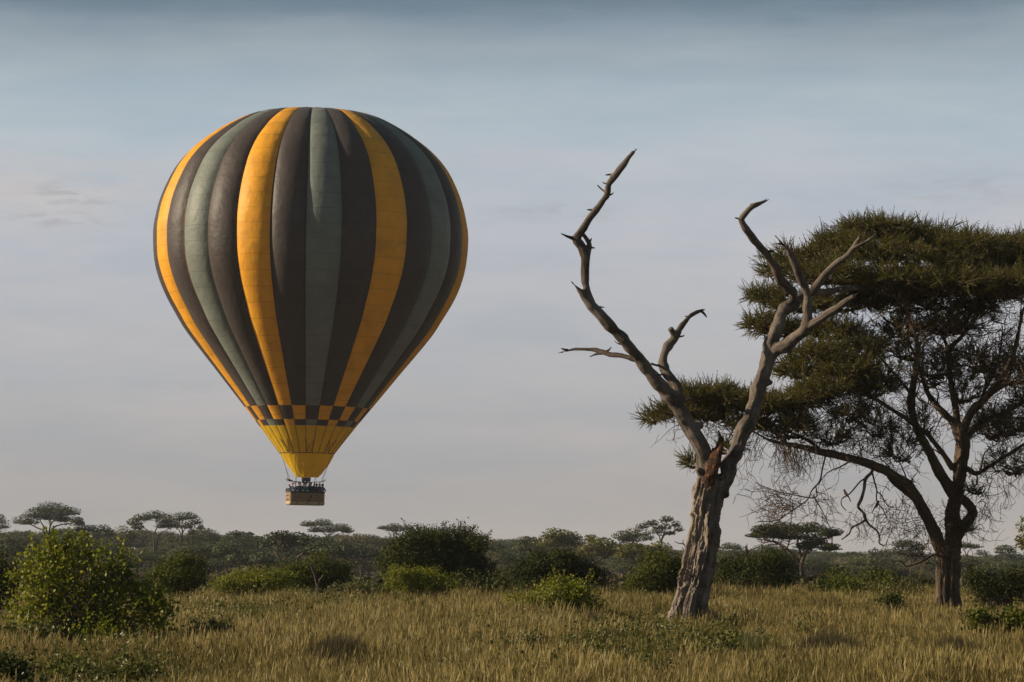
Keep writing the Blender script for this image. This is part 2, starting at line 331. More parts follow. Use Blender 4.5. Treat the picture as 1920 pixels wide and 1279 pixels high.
# ---------------------------------------------------------------- scattering with geometry nodes (uncountable stuff only)
def scatter_stuff(name, pts, rot, scl, idx, protos, label):
    me = bpy.data.meshes.new(name); me.vertices.add(len(pts)); me.vertices.foreach_set('co', np.asarray(pts, np.float32).ravel())
    a = me.attributes.new('rot', 'FLOAT_VECTOR', 'POINT'); a.data.foreach_set('vector', np.asarray(rot, np.float32).ravel())
    a = me.attributes.new('scl', 'FLOAT_VECTOR', 'POINT'); a.data.foreach_set('vector', np.asarray(scl, np.float32).ravel())
    a = me.attributes.new('idx', 'INT', 'POINT'); a.data.foreach_set('value', np.asarray(idx, np.int32))
    o = bpy.data.objects.new(name, me); COL.objects.link(o); tag(o, label, kind='stuff')
    pc = bpy.data.collections.new(name + '_pieces')
    for k, (pm) in enumerate(protos):
        pc.objects.link(bpy.data.objects.new('%s_piece_%02d' % (name, k), pm))
    ng = bpy.data.node_groups.new(name + '_scatter', 'GeometryNodeTree')
    ng.interface.new_socket('Geometry', in_out='INPUT', socket_type='NodeSocketGeometry'); ng.interface.new_socket('Geometry', in_out='OUTPUT', socket_type='NodeSocketGeometry')
    N = ng.nodes.new; gi, go = N('NodeGroupInput'), N('NodeGroupOutput'); ip = N('GeometryNodeInstanceOnPoints'); ci = N('GeometryNodeCollectionInfo')
    ci.inputs['Collection'].default_value = pc; ci.inputs['Separate Children'].default_value = True; ci.inputs['Reset Children'].default_value = True
    def at(nm, ty):
        q = N('GeometryNodeInputNamedAttribute'); q.data_type = ty; q.inputs['Name'].default_value = nm; return q.outputs['Attribute']
    L = ng.links.new
    L(gi.outputs[0], ip.inputs['Points']); L(ci.outputs[0], ip.inputs['Instance']); ip.inputs['Pick Instance'].default_value = True
    L(at('idx', 'INT'), ip.inputs['Instance Index']); L(at('rot', 'FLOAT_VECTOR'), ip.inputs['Rotation']); L(at('scl', 'FLOAT_VECTOR'), ip.inputs['Scale'])
    L(ip.outputs[0], go.inputs[0]); md = o.modifiers.new('scatter', 'NODES'); md.node_group = ng
    return o

# grass: tufts of bent blades
def grass_material(name, hi=False):
    m, t, b = mat_new(name); L = t.links.new
    g = node(t, 'ShaderNodeNewGeometry'); oi = node(t, 'ShaderNodeObjectInfo')
    mp = node(t, 'ShaderNodeMapping'); mp.inputs['Scale'].default_value = (.35, .16, .0); L(g.outputs['Position'], mp.inputs[0])
    n1 = node(t, 'ShaderNodeTexNoise'); n1.inputs['Scale'].default_value = 1.0; n1.inputs['Detail'].default_value = 5; n1.inputs['Roughness'].default_value = .65; L(mp.outputs[0], n1.inputs['Vector'])
    mpf = node(t, 'ShaderNodeMapping'); mpf.inputs['Scale'].default_value = (1.3, .5, 0); L(g.outputs['Position'], mpf.inputs[0]); nf = node(t, 'ShaderNodeTexNoise'); nf.inputs['Scale'].default_value = 1.0; nf.inputs['Detail'].default_value = 3; L(mpf.outputs[0], nf.inputs['Vector'])
    mf = node(t, 'ShaderNodeMix', data_type='FLOAT'); mf.inputs['Factor'].default_value = .35; L(n1.outputs['Fac'], mf.inputs['A']); L(nf.outputs['Fac'], mf.inputs['B'])
    mr_ = node(t, 'ShaderNodeMapRange'); mr_.inputs[1].default_value = .34; mr_.inputs[2].default_value = .68; L(mf.outputs['Result'], mr_.inputs[0])
    mx = node(t, 'ShaderNodeMix', data_type='FLOAT'); mx.inputs['Factor'].default_value = .08; L(mr_.outputs[0], mx.inputs['A']); L(oi.outputs['Random'], mx.inputs['B'])
    mx2 = node(t, 'ShaderNodeMix', data_type='FLOAT'); mx2.inputs['Factor'].default_value = .28; L(mx.outputs['Result'], mx2.inputs['A']); L(g.outputs['Random Per Island'], mx2.inputs['B'])
    if not hi: cols = [(.14, (.020, .036, .005)), (.28, (.042, .063, .009)), (.41, (.076, .090, .016)), (.52, (.114, .110, .025)), (.62, (.155, .127, .036)), (.70, (.150, .106, .035)), (.79, (.098, .061, .025)), (.90, (.036, .024, .012))]
    else: cols = [(.25, (.15, .122, .036)), (.5, (.23, .182, .060)), (.75, (.32, .25, .095))]
    r = ramp_node(t, cols); L(mx2.outputs['Result'], r.inputs[0]); L(r.outputs[0], b.inputs['Base Color'])
    b.inputs['Roughness'].default_value = .6; b.inputs['Specular IOR Level'].default_value = .25
    tr = node(t, 'ShaderNodeBsdfTranslucent'); ms = node(t, 'ShaderNodeMixShader'); ms.inputs[0].default_value = .35
    L(r.outputs[0], tr.inputs[0]); L(b.outputs[0], ms.inputs[1]); L(tr.outputs[0], ms.inputs[2]); L(ms.outputs[0], t.nodes['Material Output'].inputs[0]); return m
gm1, gm2 = grass_material('grass_blade'), grass_material('grass_straw', True)
def tuft(k, rs):
    g = Geo(); nb = 64; seedv = []; kind = k % 4
    hmean = [.30, .37, .24, .43][kind]
    for b_ in range(nb):
        a = rs.uniform(0, 2 * math.pi); r0 = .34 * rs.uniform(0, 1) ** .6; h = hmean * rs.uniform(.55, 1.25); lean = rs.uniform(.08, .55); w = rs.uniform(.0022, .0048)
        p0 = np.array([math.cos(a) * r0, math.sin(a) * r0, -.05]); dv = np.array([math.cos(a + rs.normal(0, .6)), math.sin(a + rs.normal(0, .6)), 0]); side = np.array([-dv[1], dv[0], 0]) 
        p1 = p0 + np.array([0, 0, h * .5]) + dv * lean * h * .22; p2 = p0 + np.array([0, 0, h]) + dv * lean * h * .8
        g.add([p0 - side * w, p0 + side * w, p1 + side * w * .8, p1 - side * w * .8, p2], [[0, 1, 2], [0, 2, 3], [3, 2, 4]])
    nbf = len(g.f) * 3
    for s_ in range(9 if kind != 2 else 4):                 # seed stalks
        a = rs.uniform(0, 2 * math.pi); r0 = rs.uniform(0, .3); h = hmean * rs.uniform(1.1, 1.6); dv = np.array([math.cos(a), math.sin(a), 0]); side = np.array([-dv[1], dv[0], 0]); ln = rs.uniform(.05, .3)
        p0 = dv * r0; p1 = p0 + dv * ln * h * .4 + np.array([0, 0, h * .72]); p2 = p0 + dv * ln * h + np.array([0, 0, h]); w = .0022
        g.add([p0 - side * w, p0 + side * w, p1 + side * w, p1 - side * w, (p1 + p2) / 2 + side * .009, (p1 + p2) / 2 - side * .009, p2], [[0, 1, 2], [0, 2, 3], [3, 2, 4], [3, 4, 5], [5, 4, 6]])
    V, Fc = g.arrays(); me = make_mesh('grass_tuft', V, Fc); me.materials.append(gm1); me.materials.append(gm2)
    mi = np.zeros(len(Fc), np.int32); mi[nbf:] = 1; me.polygons.foreach_set('material_index', mi); return me
rs = np.random.default_rng(3); tufts = [tuft(k, rs) for k in range(10)]
pts = []
d = 30.0
ys = []
for (a, b_, dens) in ((30, 42, 14), (42, 60, 26), (60, 82, 20), (82, 118, 14), (118, 160, 4)):
    nn = int(dens * .5 * (a + b_) * .42 * (b_ - a) * 1.12 + 4 * dens * (b_ - a)); y = rs.uniform(a, b_, nn); x = rs.uniform(-1, 1, nn) * (.2 * y + 3.5); pts.append(np.stack([x, y], -1))
pts = np.concatenate(pts); x, y = pts.T
pn = vnoise(np.stack([x * .28, y * .13, 0 * x], -1), 5) * .6 + vnoise(np.stack([x * .9, y * .45, 0 * x], -1), 6) * .4
hs = np.clip(.80 + .50 * pn + rs.normal(0, .16, len(x)), .3, 1.5); n = len(x)
idx = np.where(pn > .25, rs.choice([1, 3, 5, 7], n), np.where(pn < -.25, rs.choice([2, 6, 0, 8], n), rs.integers(0, 10, n)))
tag(scatter_stuff('grass', np.stack([x, y, ground_z(x, y)], -1), np.stack([rs.normal(0, .08, n), rs.normal(.05, .08, n), rs.uniform(0, 6.28, n)], -1),
    np.stack([1.0 + 0 * hs, 1.0 + 0 * hs, hs], -1), idx, tufts, 'tall dry golden grass with green tufts covering the field'), None)

# ---------------------------------------------------------------- far trees
def limb_path(a, b, sag, rs, n=4, wob=.06):
    a, b = np.asarray(a, float), np.asarray(b, float); L = np.linalg.norm(b - a); t = np.linspace(0, 1, n + 1)[:, None]
    p = a * (1 - t) + b * t; p[:, 2] += -sag * L * np.sin(np.pi * t[:, 0]); p[1:-1] += rs.normal(0, wob * L, (n - 1, 3)); return p
def pad_leaves(geo, c, rx, ry, rz, n, size, rs, up=.9):
    """leaf clumps through one flat layer of an umbrella crown"""
    v = norm(rs.normal(size=(n, 3))); rr = rs.uniform(0, 1, n) ** .45
    q = v * rr[:, None]; q[:, 2] = np.where(q[:, 2] < 0, q[:, 2] * .45, q[:, 2])
    lump = 1 + .28 * vnoise(v * 2.3 + np.asarray(c) * .37, 11); q[:, :2] *= lump[:, None]
    pos = q * np.array([rx, ry, rz]) + c
    D = rs.normal(size=(n, 3)) + q * 1.2; D[:, 2] = np.abs(D[:, 2]) + up
    scatter(geo, CLUMP_V, CLUMP_F, pos, rot_from_z(D, rs.uniform(0, 6.28, n)), size * rs.uniform(.6, 1.35, n))
def acacia_parts(trunk, pads, leaf, rs, dens=1.0, r0=.25):
    """trunk: list of polylines rows (x,y,z,r); pads: (centre, rx, ry, rz)"""
    tg, cg = Geo(), Geo(); ends = []
    for tr in trunk:
        s = spline(tr, 3); tg.add(*tube(s[:, :3], s[:, 3], 6)); ends.append(s)
    allp = np.concatenate(ends)
    for (c, rx, ry, rz) in pads:
        c = np.asarray(c); low = allp[np.argsort(np.linalg.norm((allp[:, :3] - (c - [0, 0, rz + .25 * rx])) * [1, 1, .7], axis=1))[0]]
        p = limb_path(low[:3], c - [0, 0, rz * .25], .10, rs); rr = np.linspace(min(low[3] * .7, .14), .04, len(p)); s = spline(np.column_stack([p, rr]), 2)
        tg.add(*tube(s[:, :3], s[:, 3], 5))
        for k in range(6):
            a = rs.uniform(0, 6.28); e = c + np.array([math.cos(a) * rx, math.sin(a) * ry, rs.uniform(-.3, .4) * rz]) * np.array([.75, .75, 1])
            q = limb_path(p[-2 - (k % 2)], e, .08, rs, 3, .08); tg.add(*tube(q, np.linspace(.045, .012, len(q)), 4))
        n = int(dens * 2.6 * math.pi * rx * ry / (leaf * leaf) * .55); pad_leaves(cg, c, rx, ry, rz, max(n, 60), leaf, rs)
    return tg.arrays(), cg.arrays()

# woodland and scrub that read as one mass
wm = []
for k in range(6):
    r_ = np.random.default_rng(40 + k); h = r_.uniform(3.6, 5.2); w = r_.uniform(2.4, 4.0); pads = []
    for q in range(5):
        a = q * 1.57 + r_.uniform(-.4, .4); rr = w * .5 * (q > 0); pads.append((np.array([math.cos(a) * rr, math.sin(a) * rr, h - .9 - r_.uniform(.25, .8) * (q > 0)]), w * (r_.uniform(.5, .62) if q else .75), w * (r_.uniform(.5, .62) if q else .75), r_.uniform(.55, .85)))
    tk = [np.array([[0, 0, -.3, .2], [.1, .1, h * .3, .17], [.2, 0, h * .6, .12]])]
    (tv, tf), (cv, cf) = acacia_parts(tk, pads, .22, r_, .8); V = np.vstack([tv, cv]); Fc = np.vstack([tf, cf + len(tv)])
    me = make_mesh('woodland_tree', V, Fc); me.materials.append(M['far_bark']); me.materials.append(M['wood_leaf']); mi = np.zeros(len(Fc), np.int32); mi[len(tf):] = 1; me.polygons.foreach_set('material_index', mi); wm.append(me)
sm = []
for k in range(5):
    r_ = np.random.default_rng(60 + k); g = Geo(); 
    for q in range(4): pad_leaves(g, np.array([r_.normal(0, .6), r_.normal(0, .6), .5 + r_.uniform(0, .5)]), r_.uniform(.6, 1.1), r_.uniform(.6, 1.1), r_.uniform(.5, .8), 130, .26, r_, 0)
    V, Fc = g.arrays(); me = make_mesh('scrub_bush', V, Fc); me.materials.append(M['scrub_leaf']); sm.append(me)
rs = np.random.default_rng(9)
def jitter_grid(a, b, sp, half=.205, extra=12):
    o = []; y = a
    while y < b:
        s_ = sp(y); w = half * y + extra; xs = np.arange(-w, w, s_); o.append(np.stack([xs + rs.uniform(-.5, .5, len(xs)) * s_, np.full(len(xs), y) + rs.uniform(-.5, .5, len(xs)) * s_], -1)); y += s_
    return np.concatenate(o)
p = jitter_grid(395, 1150, lambda y: 7.8 + y * .0045); x, y = p.T; keep = (rs.uniform(0, 1, len(x)) < .62 + .3 * vnoise(np.stack([x * .02, y * .012, 0 * x], -1), 3) + .35 * sstep(420, 620, y)) & ~((x > 10) & (y < 470) & (rs.uniform(0, 1, len(x)) < .55)); x, y = x[keep], y[keep]; n = len(x)
s = np.clip(rs.normal(.95, .2, n), .55, 1.45)
scatter_stuff('distant_woodland', np.stack([x, y, ground_z(x, y) - .1], -1), np.stack([0 * x, 0 * x, rs.uniform(0, 6.28, n)], -1), np.stack([s * rs.uniform(.9, 1.25, n), s, s * rs.uniform(.75, 1.1, n)], -1), rs.integers(0, 6, n), wm, 'hazy grey-green mass of flat-topped acacia woodland on the far slope')
p = np.concatenate([jitter_grid(108, 132, lambda y: 1.15), jitter_grid(132, 640, lambda y: 2.2 + y * .007)]); x, y = p.T; keep = rs.uniform(0, 1, len(x)) < .55 + .45 * vnoise(np.stack([x * .05, y * .025, 0 * x], -1), 8); x, y = x[keep], y[keep]; n = len(x); s = np.clip(rs.normal(.75, .25, n), .3, 1.4) * (.62 + .38 * sstep(140, 260, y))
scatter_stuff('scrub', np.stack([x, y, ground_z(x, y)], -1), np.stack([0 * x, 0 * x, rs.uniform(0, 6.28, n)], -1), np.stack([s * 1.2, s * 1.2, s], -1), rs.integers(0, 5, n), sm, 'low brownish scrub between the field and the far woodland')

def acacia(label, base, d, pads, forks=None, leaf=.22, mat='far_leaf', r0=.17, dens=1.0, seed=0, group=None, multi=1):
    """pads: (x, y, half width, half height) as seen; forks: lists of (x, y) seen along the stems"""
    rs = np.random.default_rng(500 + seed); m = d / F_PX; B = P(base[0], base[1], d); g = gz(B[0], d); B[2] = min(B[2], g) if B[2] < g + 3 else B[2]; B[2] = g
    half = max(abs(p[0] - base[0]) + p[2] for p in pads) * m; PD = []
    for k, (cx, cy, rx, ry) in enumerate(pads):
        dz = rs.uniform(-.55, .55) * half if len(pads) > 1 else 0
        c = P(cx, cy + ry * .25, d + dz); PD.append((c, rx * m, max(rx * m * .95, half * .4), ry * m * 2.1))
    top = max(c[0][2] for c in PD); tr = []
    if forks:
        for f in forks:
            pp = [B] + [P(q[0], q[1], d + rs.uniform(-.2, .2) * half * (i_ > 0)) for i_, q in enumerate(f)]; rr = np.linspace(r0, r0 * .35, len(pp)); tr.append(np.column_stack([np.array(pp), rr]))
    else:
        for k in range(multi):
            q = PD[k % len(PD)][0]; e = B * .45 + q * .55 if multi > 1 else B * .5 + np.array([B[0] + rs.normal(0, .3), B[1], top]) * .5
            tr.append(np.column_stack([np.array([B - [0, 0, .2], B * .65 + e * .35 + rs.normal(0, .08, 3), e]), [r0, r0 * .8, r0 * .5]]))
    (tv, tf), (cv, cf) = acacia_parts(tr, PD, leaf, rs, dens * (1.9 if group == G2 else 1.6), r0)
    o = empty('acacia_tree', B, label, 'tree', group); obj('trunk', tv, tf, M['far_bark'], o, True, B); obj('crown', cv, cf, M[mat], o, False, B); return o
# green scrub closing the gaps between the shrubs at the far edge of the field
em = []
for k in range(5):
    r_ = np.random.default_rng(80 + k); g = Geo()
    for q in range(9):
        c = np.array([r_.normal(0, .55), r_.normal(0, .45), r_.uniform(.15, .75)]); n = 190; v = norm(r_.normal(size=(n, 3))); pos = c + v * np.array([.42, .42, .34]) * r_.uniform(.5, 1.05, (n, 1)); scatter(g, LEAF_V, LEAF_F, pos, rot_from_z(norm(v + r_.normal(0, .8, (n, 3))), r_.uniform(0, 6.28, n)), .085 * r_.uniform(.6, 1.3, n))
    V, Fc = g.arrays(); me = make_mesh('edge_scrub_bush', V, Fc); me.materials.append(M[['shrub_leaf', 'dark_leaf', 'weed_leaf', 'dark_leaf', 'shrub_leaf'][k]]); em.append(me)
p = np.concatenate([jitter_grid(101, 136, lambda y: 1.5)]); x, y = p.T; ns = vnoise(np.stack([x * .16, y * .05, 0 * x], -1), 21); keep = (rs.uniform(0, 1, len(x)) < .25 + .75 * ns) & (np.abs(x - 25.5) > -1); x, y, ns = x[keep], y[keep], ns[keep]; n = len(x); s = np.clip(.5 + .6 * ns + rs.normal(0, .2, n), .25, 1.35)
scatter_stuff('edge_scrub', np.stack([x, y, ground_z(x, y)], -1), np.stack([0 * x, 0 * x, rs.uniform(0, 6.28, n)], -1), np.stack([s * 1.15, s * 1.15, s], -1), rs.integers(0, 5, n), em, 'low green scrub running together between the shrubs at the far edge of the field')
# green herbs and weeds standing among the grass
hm = []
for k in range(5):
    r_ = np.random.default_rng(120 + k); g = Geo()
    for q in range(10):
        a = r_.uniform(0, 6.28); h = r_.uniform(.28, .6); e = np.array([math.cos(a) * .18, math.sin(a) * .18, h]) * r_.uniform(.6, 1.1); n = 16; t_ = r_.uniform(.25, 1, (n, 1)); pos = e * t_ + r_.normal(0, .03, (n, 3)); scatter(g, LEAF_V, LEAF_F, pos, rot_from_z(norm(r_.normal(size=(n, 3)) + [0, 0, .4]), r_.uniform(0, 6.28, n)), .055 * r_.uniform(.6, 1.3, n))
    V, Fc = g.arrays(); me = make_mesh('field_herb', V, Fc); me.materials.append(M[['weed_leaf', 'shrub_leaf', 'weed_leaf', 'weed_leaf', 'shrub_leaf'][k]]); hm.append(me)
nn = 16000; y = 40 + 66 * rs.uniform(0, 1, nn) ** .8; x = rs.uniform(-1, 1, nn) * (.2 * y + 2); ns = vnoise(np.stack([x * .30, y * .10, 0 * x], -1), 31) * .65 + vnoise(np.stack([x * .9, y * .35, 0 * x], -1), 32) * .35; keep = rs.uniform(0, 1, nn) < np.clip((ns - .06) * 1.7, 0, 1); x, y = x[keep], y[keep]; n = len(x); s = np.clip(rs.normal(1.0, .25, n), .5, 1.7)
scatter_stuff('field_weeds', np.stack([x, y, ground_z(x, y)], -1), np.stack([0 * x, 0 * x, rs.uniform(0, 6.28, n)], -1), np.stack([s, s, s], -1), rs.integers(0, 5, n), hm, 'patches of low green weeds growing through the dry grass')
G1 = 'umbrella acacias on the far skyline'; G2 = 'acacias in front of the far woodland'
acacia('grey-green acacia half cut off at the left picture edge', (-15, 1012), 600, [(-8, 974, 24, 7), (6, 986, 14, 5), (-25, 980, 20, 6)], seed=1, group=G1)
acacia('largest wide umbrella acacia standing clear on the left skyline, two stems', (94, 1008), 560, [(50, 976, 27, 7), (72, 963, 30, 7), (95, 953, 34, 7), (125, 960, 29, 6), (95, 968, 32, 6), (143, 976, 15, 4), (150, 981, 9, 3), (118, 974, 18, 4)], [[(93, 998), (95, 985), (104, 972)], [(82, 1000), (83, 990), (76, 978)], [(84, 1000), (70, 990), (55, 982)], [(98, 996), (110, 985), (135, 981)]], seed=2, group=G1, r0=.26)
acacia('open-crowned acacia on the skyline with a forked trunk, left of a touching pair', (290, 1022), 520, [(252, 980, 17, 5), (268, 971, 20, 5), (290, 967, 22, 6), (312, 973, 19, 7), (321, 983, 15, 6), (258, 988, 13, 4), (305, 985, 16, 5)], [[(288, 1010), (280, 997), (266, 987)], [(290, 1005), (294, 990), (300, 978)], [(296, 1012), (303, 1000), (318, 990)]], seed=3, group=G1)
acacia('acacia on the skyline with drooping right side, right of a touching pair', (340, 1012), 530, [(338, 970, 18, 6), (354, 968, 18, 5), (367, 977, 14, 6), (376, 988, 8, 4), (333, 984, 13, 6), (352, 986, 15, 5), (360, 998, 9, 4)], [[(341, 1000), (345, 985)], [(338, 1000), (330, 992)], [(343, 998), (360, 984)]], seed=4, group=G1)
acacia('low flat-topped acacia between the largest umbrella acacia and the skyline pair', (172, 1018), 560, [(160, 992, 26, 5), (190, 993, 22, 6), (205, 1000, 14, 6)], seed=5, group=G1)
acacia('small dark rounded acacia just left of the skyline pair', (238, 1020), 540, [(230, 996, 15, 7), (245, 1000, 14, 7), (252, 1004, 9, 4)], seed=6, group=G1, mat='acacia_leaf')
acacia('low domed acacia just right of the skyline pair', (398, 1030), 520, [(392, 1008, 22, 5), (412, 1010, 14, 5)], seed=7, group=G1)
acacia('domed acacia with a thin flat cap below and left of the basket', (447, 1040), 470, [(444, 1000, 20, 3), (466, 1001, 12, 2), (446, 1009, 32, 6), (440, 1018, 36, 7)], seed=8, group=G1)
acacia('broad near acacia with pale forked trunk under the balloon basket', (540, 1075), 330, [(528, 1003, 26, 5), (512, 1012, 26, 6), (556, 1008, 26, 6), (497, 1020, 17, 5), (540, 1019, 32, 6), (572, 1014, 20, 5)], [[(537, 1062), (527, 1051), (518, 1038), (505, 1025)], [(537, 1062), (531, 1051), (545, 1038), (554, 1028)]], seed=9, group=G2, r0=.24)
acacia('broad dark layered acacia right of the pale forked one under the basket', (556, 1072), 345, [(600, 1018, 34, 6), (635, 1026, 26, 6), (585, 1030, 28, 5), (648, 1035, 20, 5), (610, 1034, 30, 5)], [[(557, 1055), (563, 1041), (590, 1040), (625, 1036)], [(557, 1055), (570, 1035), (582, 1026)]], seed=10, group=G2, r0=.2)
acacia('low spreading acacia with a leaning trunk left of the pale forked one', (540, 1078), 318, [(462, 1043, 34, 6), (440, 1048, 20, 5), (490, 1047, 24, 6), (420, 1034, 26, 6), (505, 1056, 16, 4)], [[(530, 1070), (515, 1062), (495, 1060), (472, 1060), (450, 1058)]], seed=11, group=G2, r0=.2)
acacia('tall umbrella acacia on the skyline right of the basket', (614, 1022), 600, [(579, 983, 17, 4), (604, 981, 22, 5), (640, 990, 22, 5), (616, 992, 24, 6), (591, 994, 14, 4), (650, 995, 14, 4)], [[(613, 1010), (608, 1000), (595, 990)], [(615, 1010), (622, 1000), (640, 994)]], seed=12, group=G1)
acacia('thin vase-shaped acacia on the skyline behind the big round bush, left side', (738, 1024), 700, [(720, 990, 14, 2.5), (738, 987, 16, 3.5), (762, 990, 15, 3.5), (740, 993, 18, 3)], [[(733, 1005), (722, 994)], [(738, 1005), (736, 993)], [(743, 1005), (758, 993)]], seed=13, group=G1, r0=.16)
acacia('small lone umbrella acacia on the skyline just right of the big round bush', (898, 1028), 720, [(898, 1006, 20, 4.5), (905, 1009, 13, 3)], [[(895, 1018), (888, 1010)], [(899, 1018), (906, 1010)]], seed=14, group=G1, r0=.16)
acacia('small two-tiered acacia left of the dark acacia group at mid picture', (1000, 1052), 420, [(988, 1012, 19, 4), (1003, 1014, 12, 4), (984, 1026, 22, 5)], [[(1001, 1040), (997, 1028), (990, 1018)]], seed=15, group=G2, r0=.16)
acacia('tallest domed dark acacia of the group behind the mid-picture bushes', (1050, 1060), 410, [(1040, 1002, 28, 7), (1066, 1006, 24, 7), (1032, 1016, 32, 8), (1075, 1016, 24, 8), (1052, 1012, 28, 7)], [[(1050, 1045), (1046, 1030), (1040, 1018)]], seed=16, group=G2, mat='acacia_leaf', r0=.2)
acacia('dark shaded acacia sloping down right of the domed one', (1106, 1075), 360, [(1108, 1010, 15, 5), (1130, 1018, 24, 6), (1147, 1029, 26, 7), (1110, 1026, 28, 7), (1098, 1037, 24, 5), (1130, 1036, 28, 6)], [[(1107, 1062), (1120, 1052), (1140, 1044)], [(1106, 1060), (1102, 1048), (1100, 1038)]], seed=17, group=G2, mat='acacia_leaf')
acacia('flat layered acacia below and left of the tallest skyline acacia', (1185, 1050), 480, [(1168, 1005, 22, 6), (1192, 1000, 26, 7), (1214, 1007, 15, 6), (1180, 1011, 24, 5)], [[(1184, 1035), (1175, 1020)], [(1186, 1035), (1198, 1014)]], seed=18, group=G1)
acacia('tall airy acacia of small tufts on the skyline left of the dead tree', (1238, 1040), 500, [(1250, 974, 15, 4), (1221, 981, 15, 4), (1205, 987, 13, 3.5), (1243, 988, 18, 5), (1267, 983, 11, 3.5), (1273, 992, 9, 4), (1256, 1000, 12, 2.5), (1232, 996, 12, 4)], [[(1239, 1020), (1243, 1005), (1250, 985), (1250, 978)], [(1238, 1015), (1232, 1000), (1222, 986)], [(1241, 1012), (1258, 1000), (1270, 992)]], seed=19, group=G1, leaf=.26)
acacia('low wide acacia with pale trunk in front of the dark group', (1200, 1078), 335, [(1190, 1029, 33, 7), (1172, 1040, 22, 5), (1212, 1034, 22, 6), (1238, 1026, 22, 6)], [[(1198, 1062), (1190, 1050), (1182, 1044)], [(1200, 1062), (1208, 1046)]], seed=20, group=G2, mat='acacia_leaf')
acacia('small domed acacia on the skyline just right of the dead trunk', (1370, 1042), 600, [(1368, 1025, 23, 4.5), (1384, 1028, 12, 3)], seed=21, group=G1)
acacia('dark wide umbrella acacia standing alone between dead tree and tall acacia', (1505, 1108), 270, [(1436, 993, 30, 6), (1470, 990, 34, 7), (1515, 991, 36, 7), (1556, 999, 26, 6), (1424, 1004, 24, 4), (1482, 1003, 38, 8), (1528, 1014, 30, 8), (1555, 1027, 22, 5), (1512, 1024, 24, 5), (1448, 1001, 30, 7)], [[(1504, 1085), (1501, 1058), (1482, 1036), (1462, 1019), (1434, 1013)], [(1504, 1085), (1503, 1057), (1515, 1031), (1540, 1012), (1560, 1006)], [(1504, 1085), (1502, 1058), (1500, 1035), (1495, 1012)]], leaf=.13, mat='dark_leaf', seed=22, group=G2, r0=.26)
acacia('low dome of an acacia behind the lone dark umbrella acacia', (1452, 1055), 520, [(1450, 1030, 26, 6)], seed=23, group=G1)
acacia('flat acacia directly left of the tall acacia trunk', (1705, 1060), 430, [(1698, 1021, 28, 5), (1722, 1025, 18, 6), (1690, 1034, 24, 6), (1715, 1036, 20, 6)], seed=24, group=G2)
acacia('low rounded acacia beneath the hanging dead branch', (1648, 1060), 450, [(1640, 1036, 16, 5), (1657, 1038, 14, 5)], seed=25, group=G2)
acacia('flat acacia with pale branch just right of the tall acacia trunk', (1812, 1055), 500, [(1806, 1023, 22, 3.5), (1828, 1025, 15, 3)], [[(1811, 1042), (1806, 1030)], [(1813, 1042), (1822, 1028)]], seed=26, group=G1, r0=.16)
acacia('pale hazy little acacia on the far right skyline', (1842, 1062), 850, [(1838, 1037, 13, 4), (1850, 1041, 10, 4)], seed=27, group=G1, r0=.18, leaf=.4)
acacia('small clear umbrella acacia near the right picture edge', (1884, 1058), 560, [(1884, 1028, 20, 4), (1874, 1034, 11, 3), (1897, 1033, 10, 3)], [[(1882, 1046), (1875, 1036)], [(1885, 1046), (1896, 1036)]], seed=28, group=G1, r0=.16)
acacia('dark leafy tree cut off by the right picture edge', (1950, 1112), 190, [(1930, 985, 26, 12), (1935, 1008, 34, 14), (1925, 1022, 24, 9), (1950, 1000, 34, 18)], leaf=.16, mat='acacia_leaf', seed=29, group=G2)

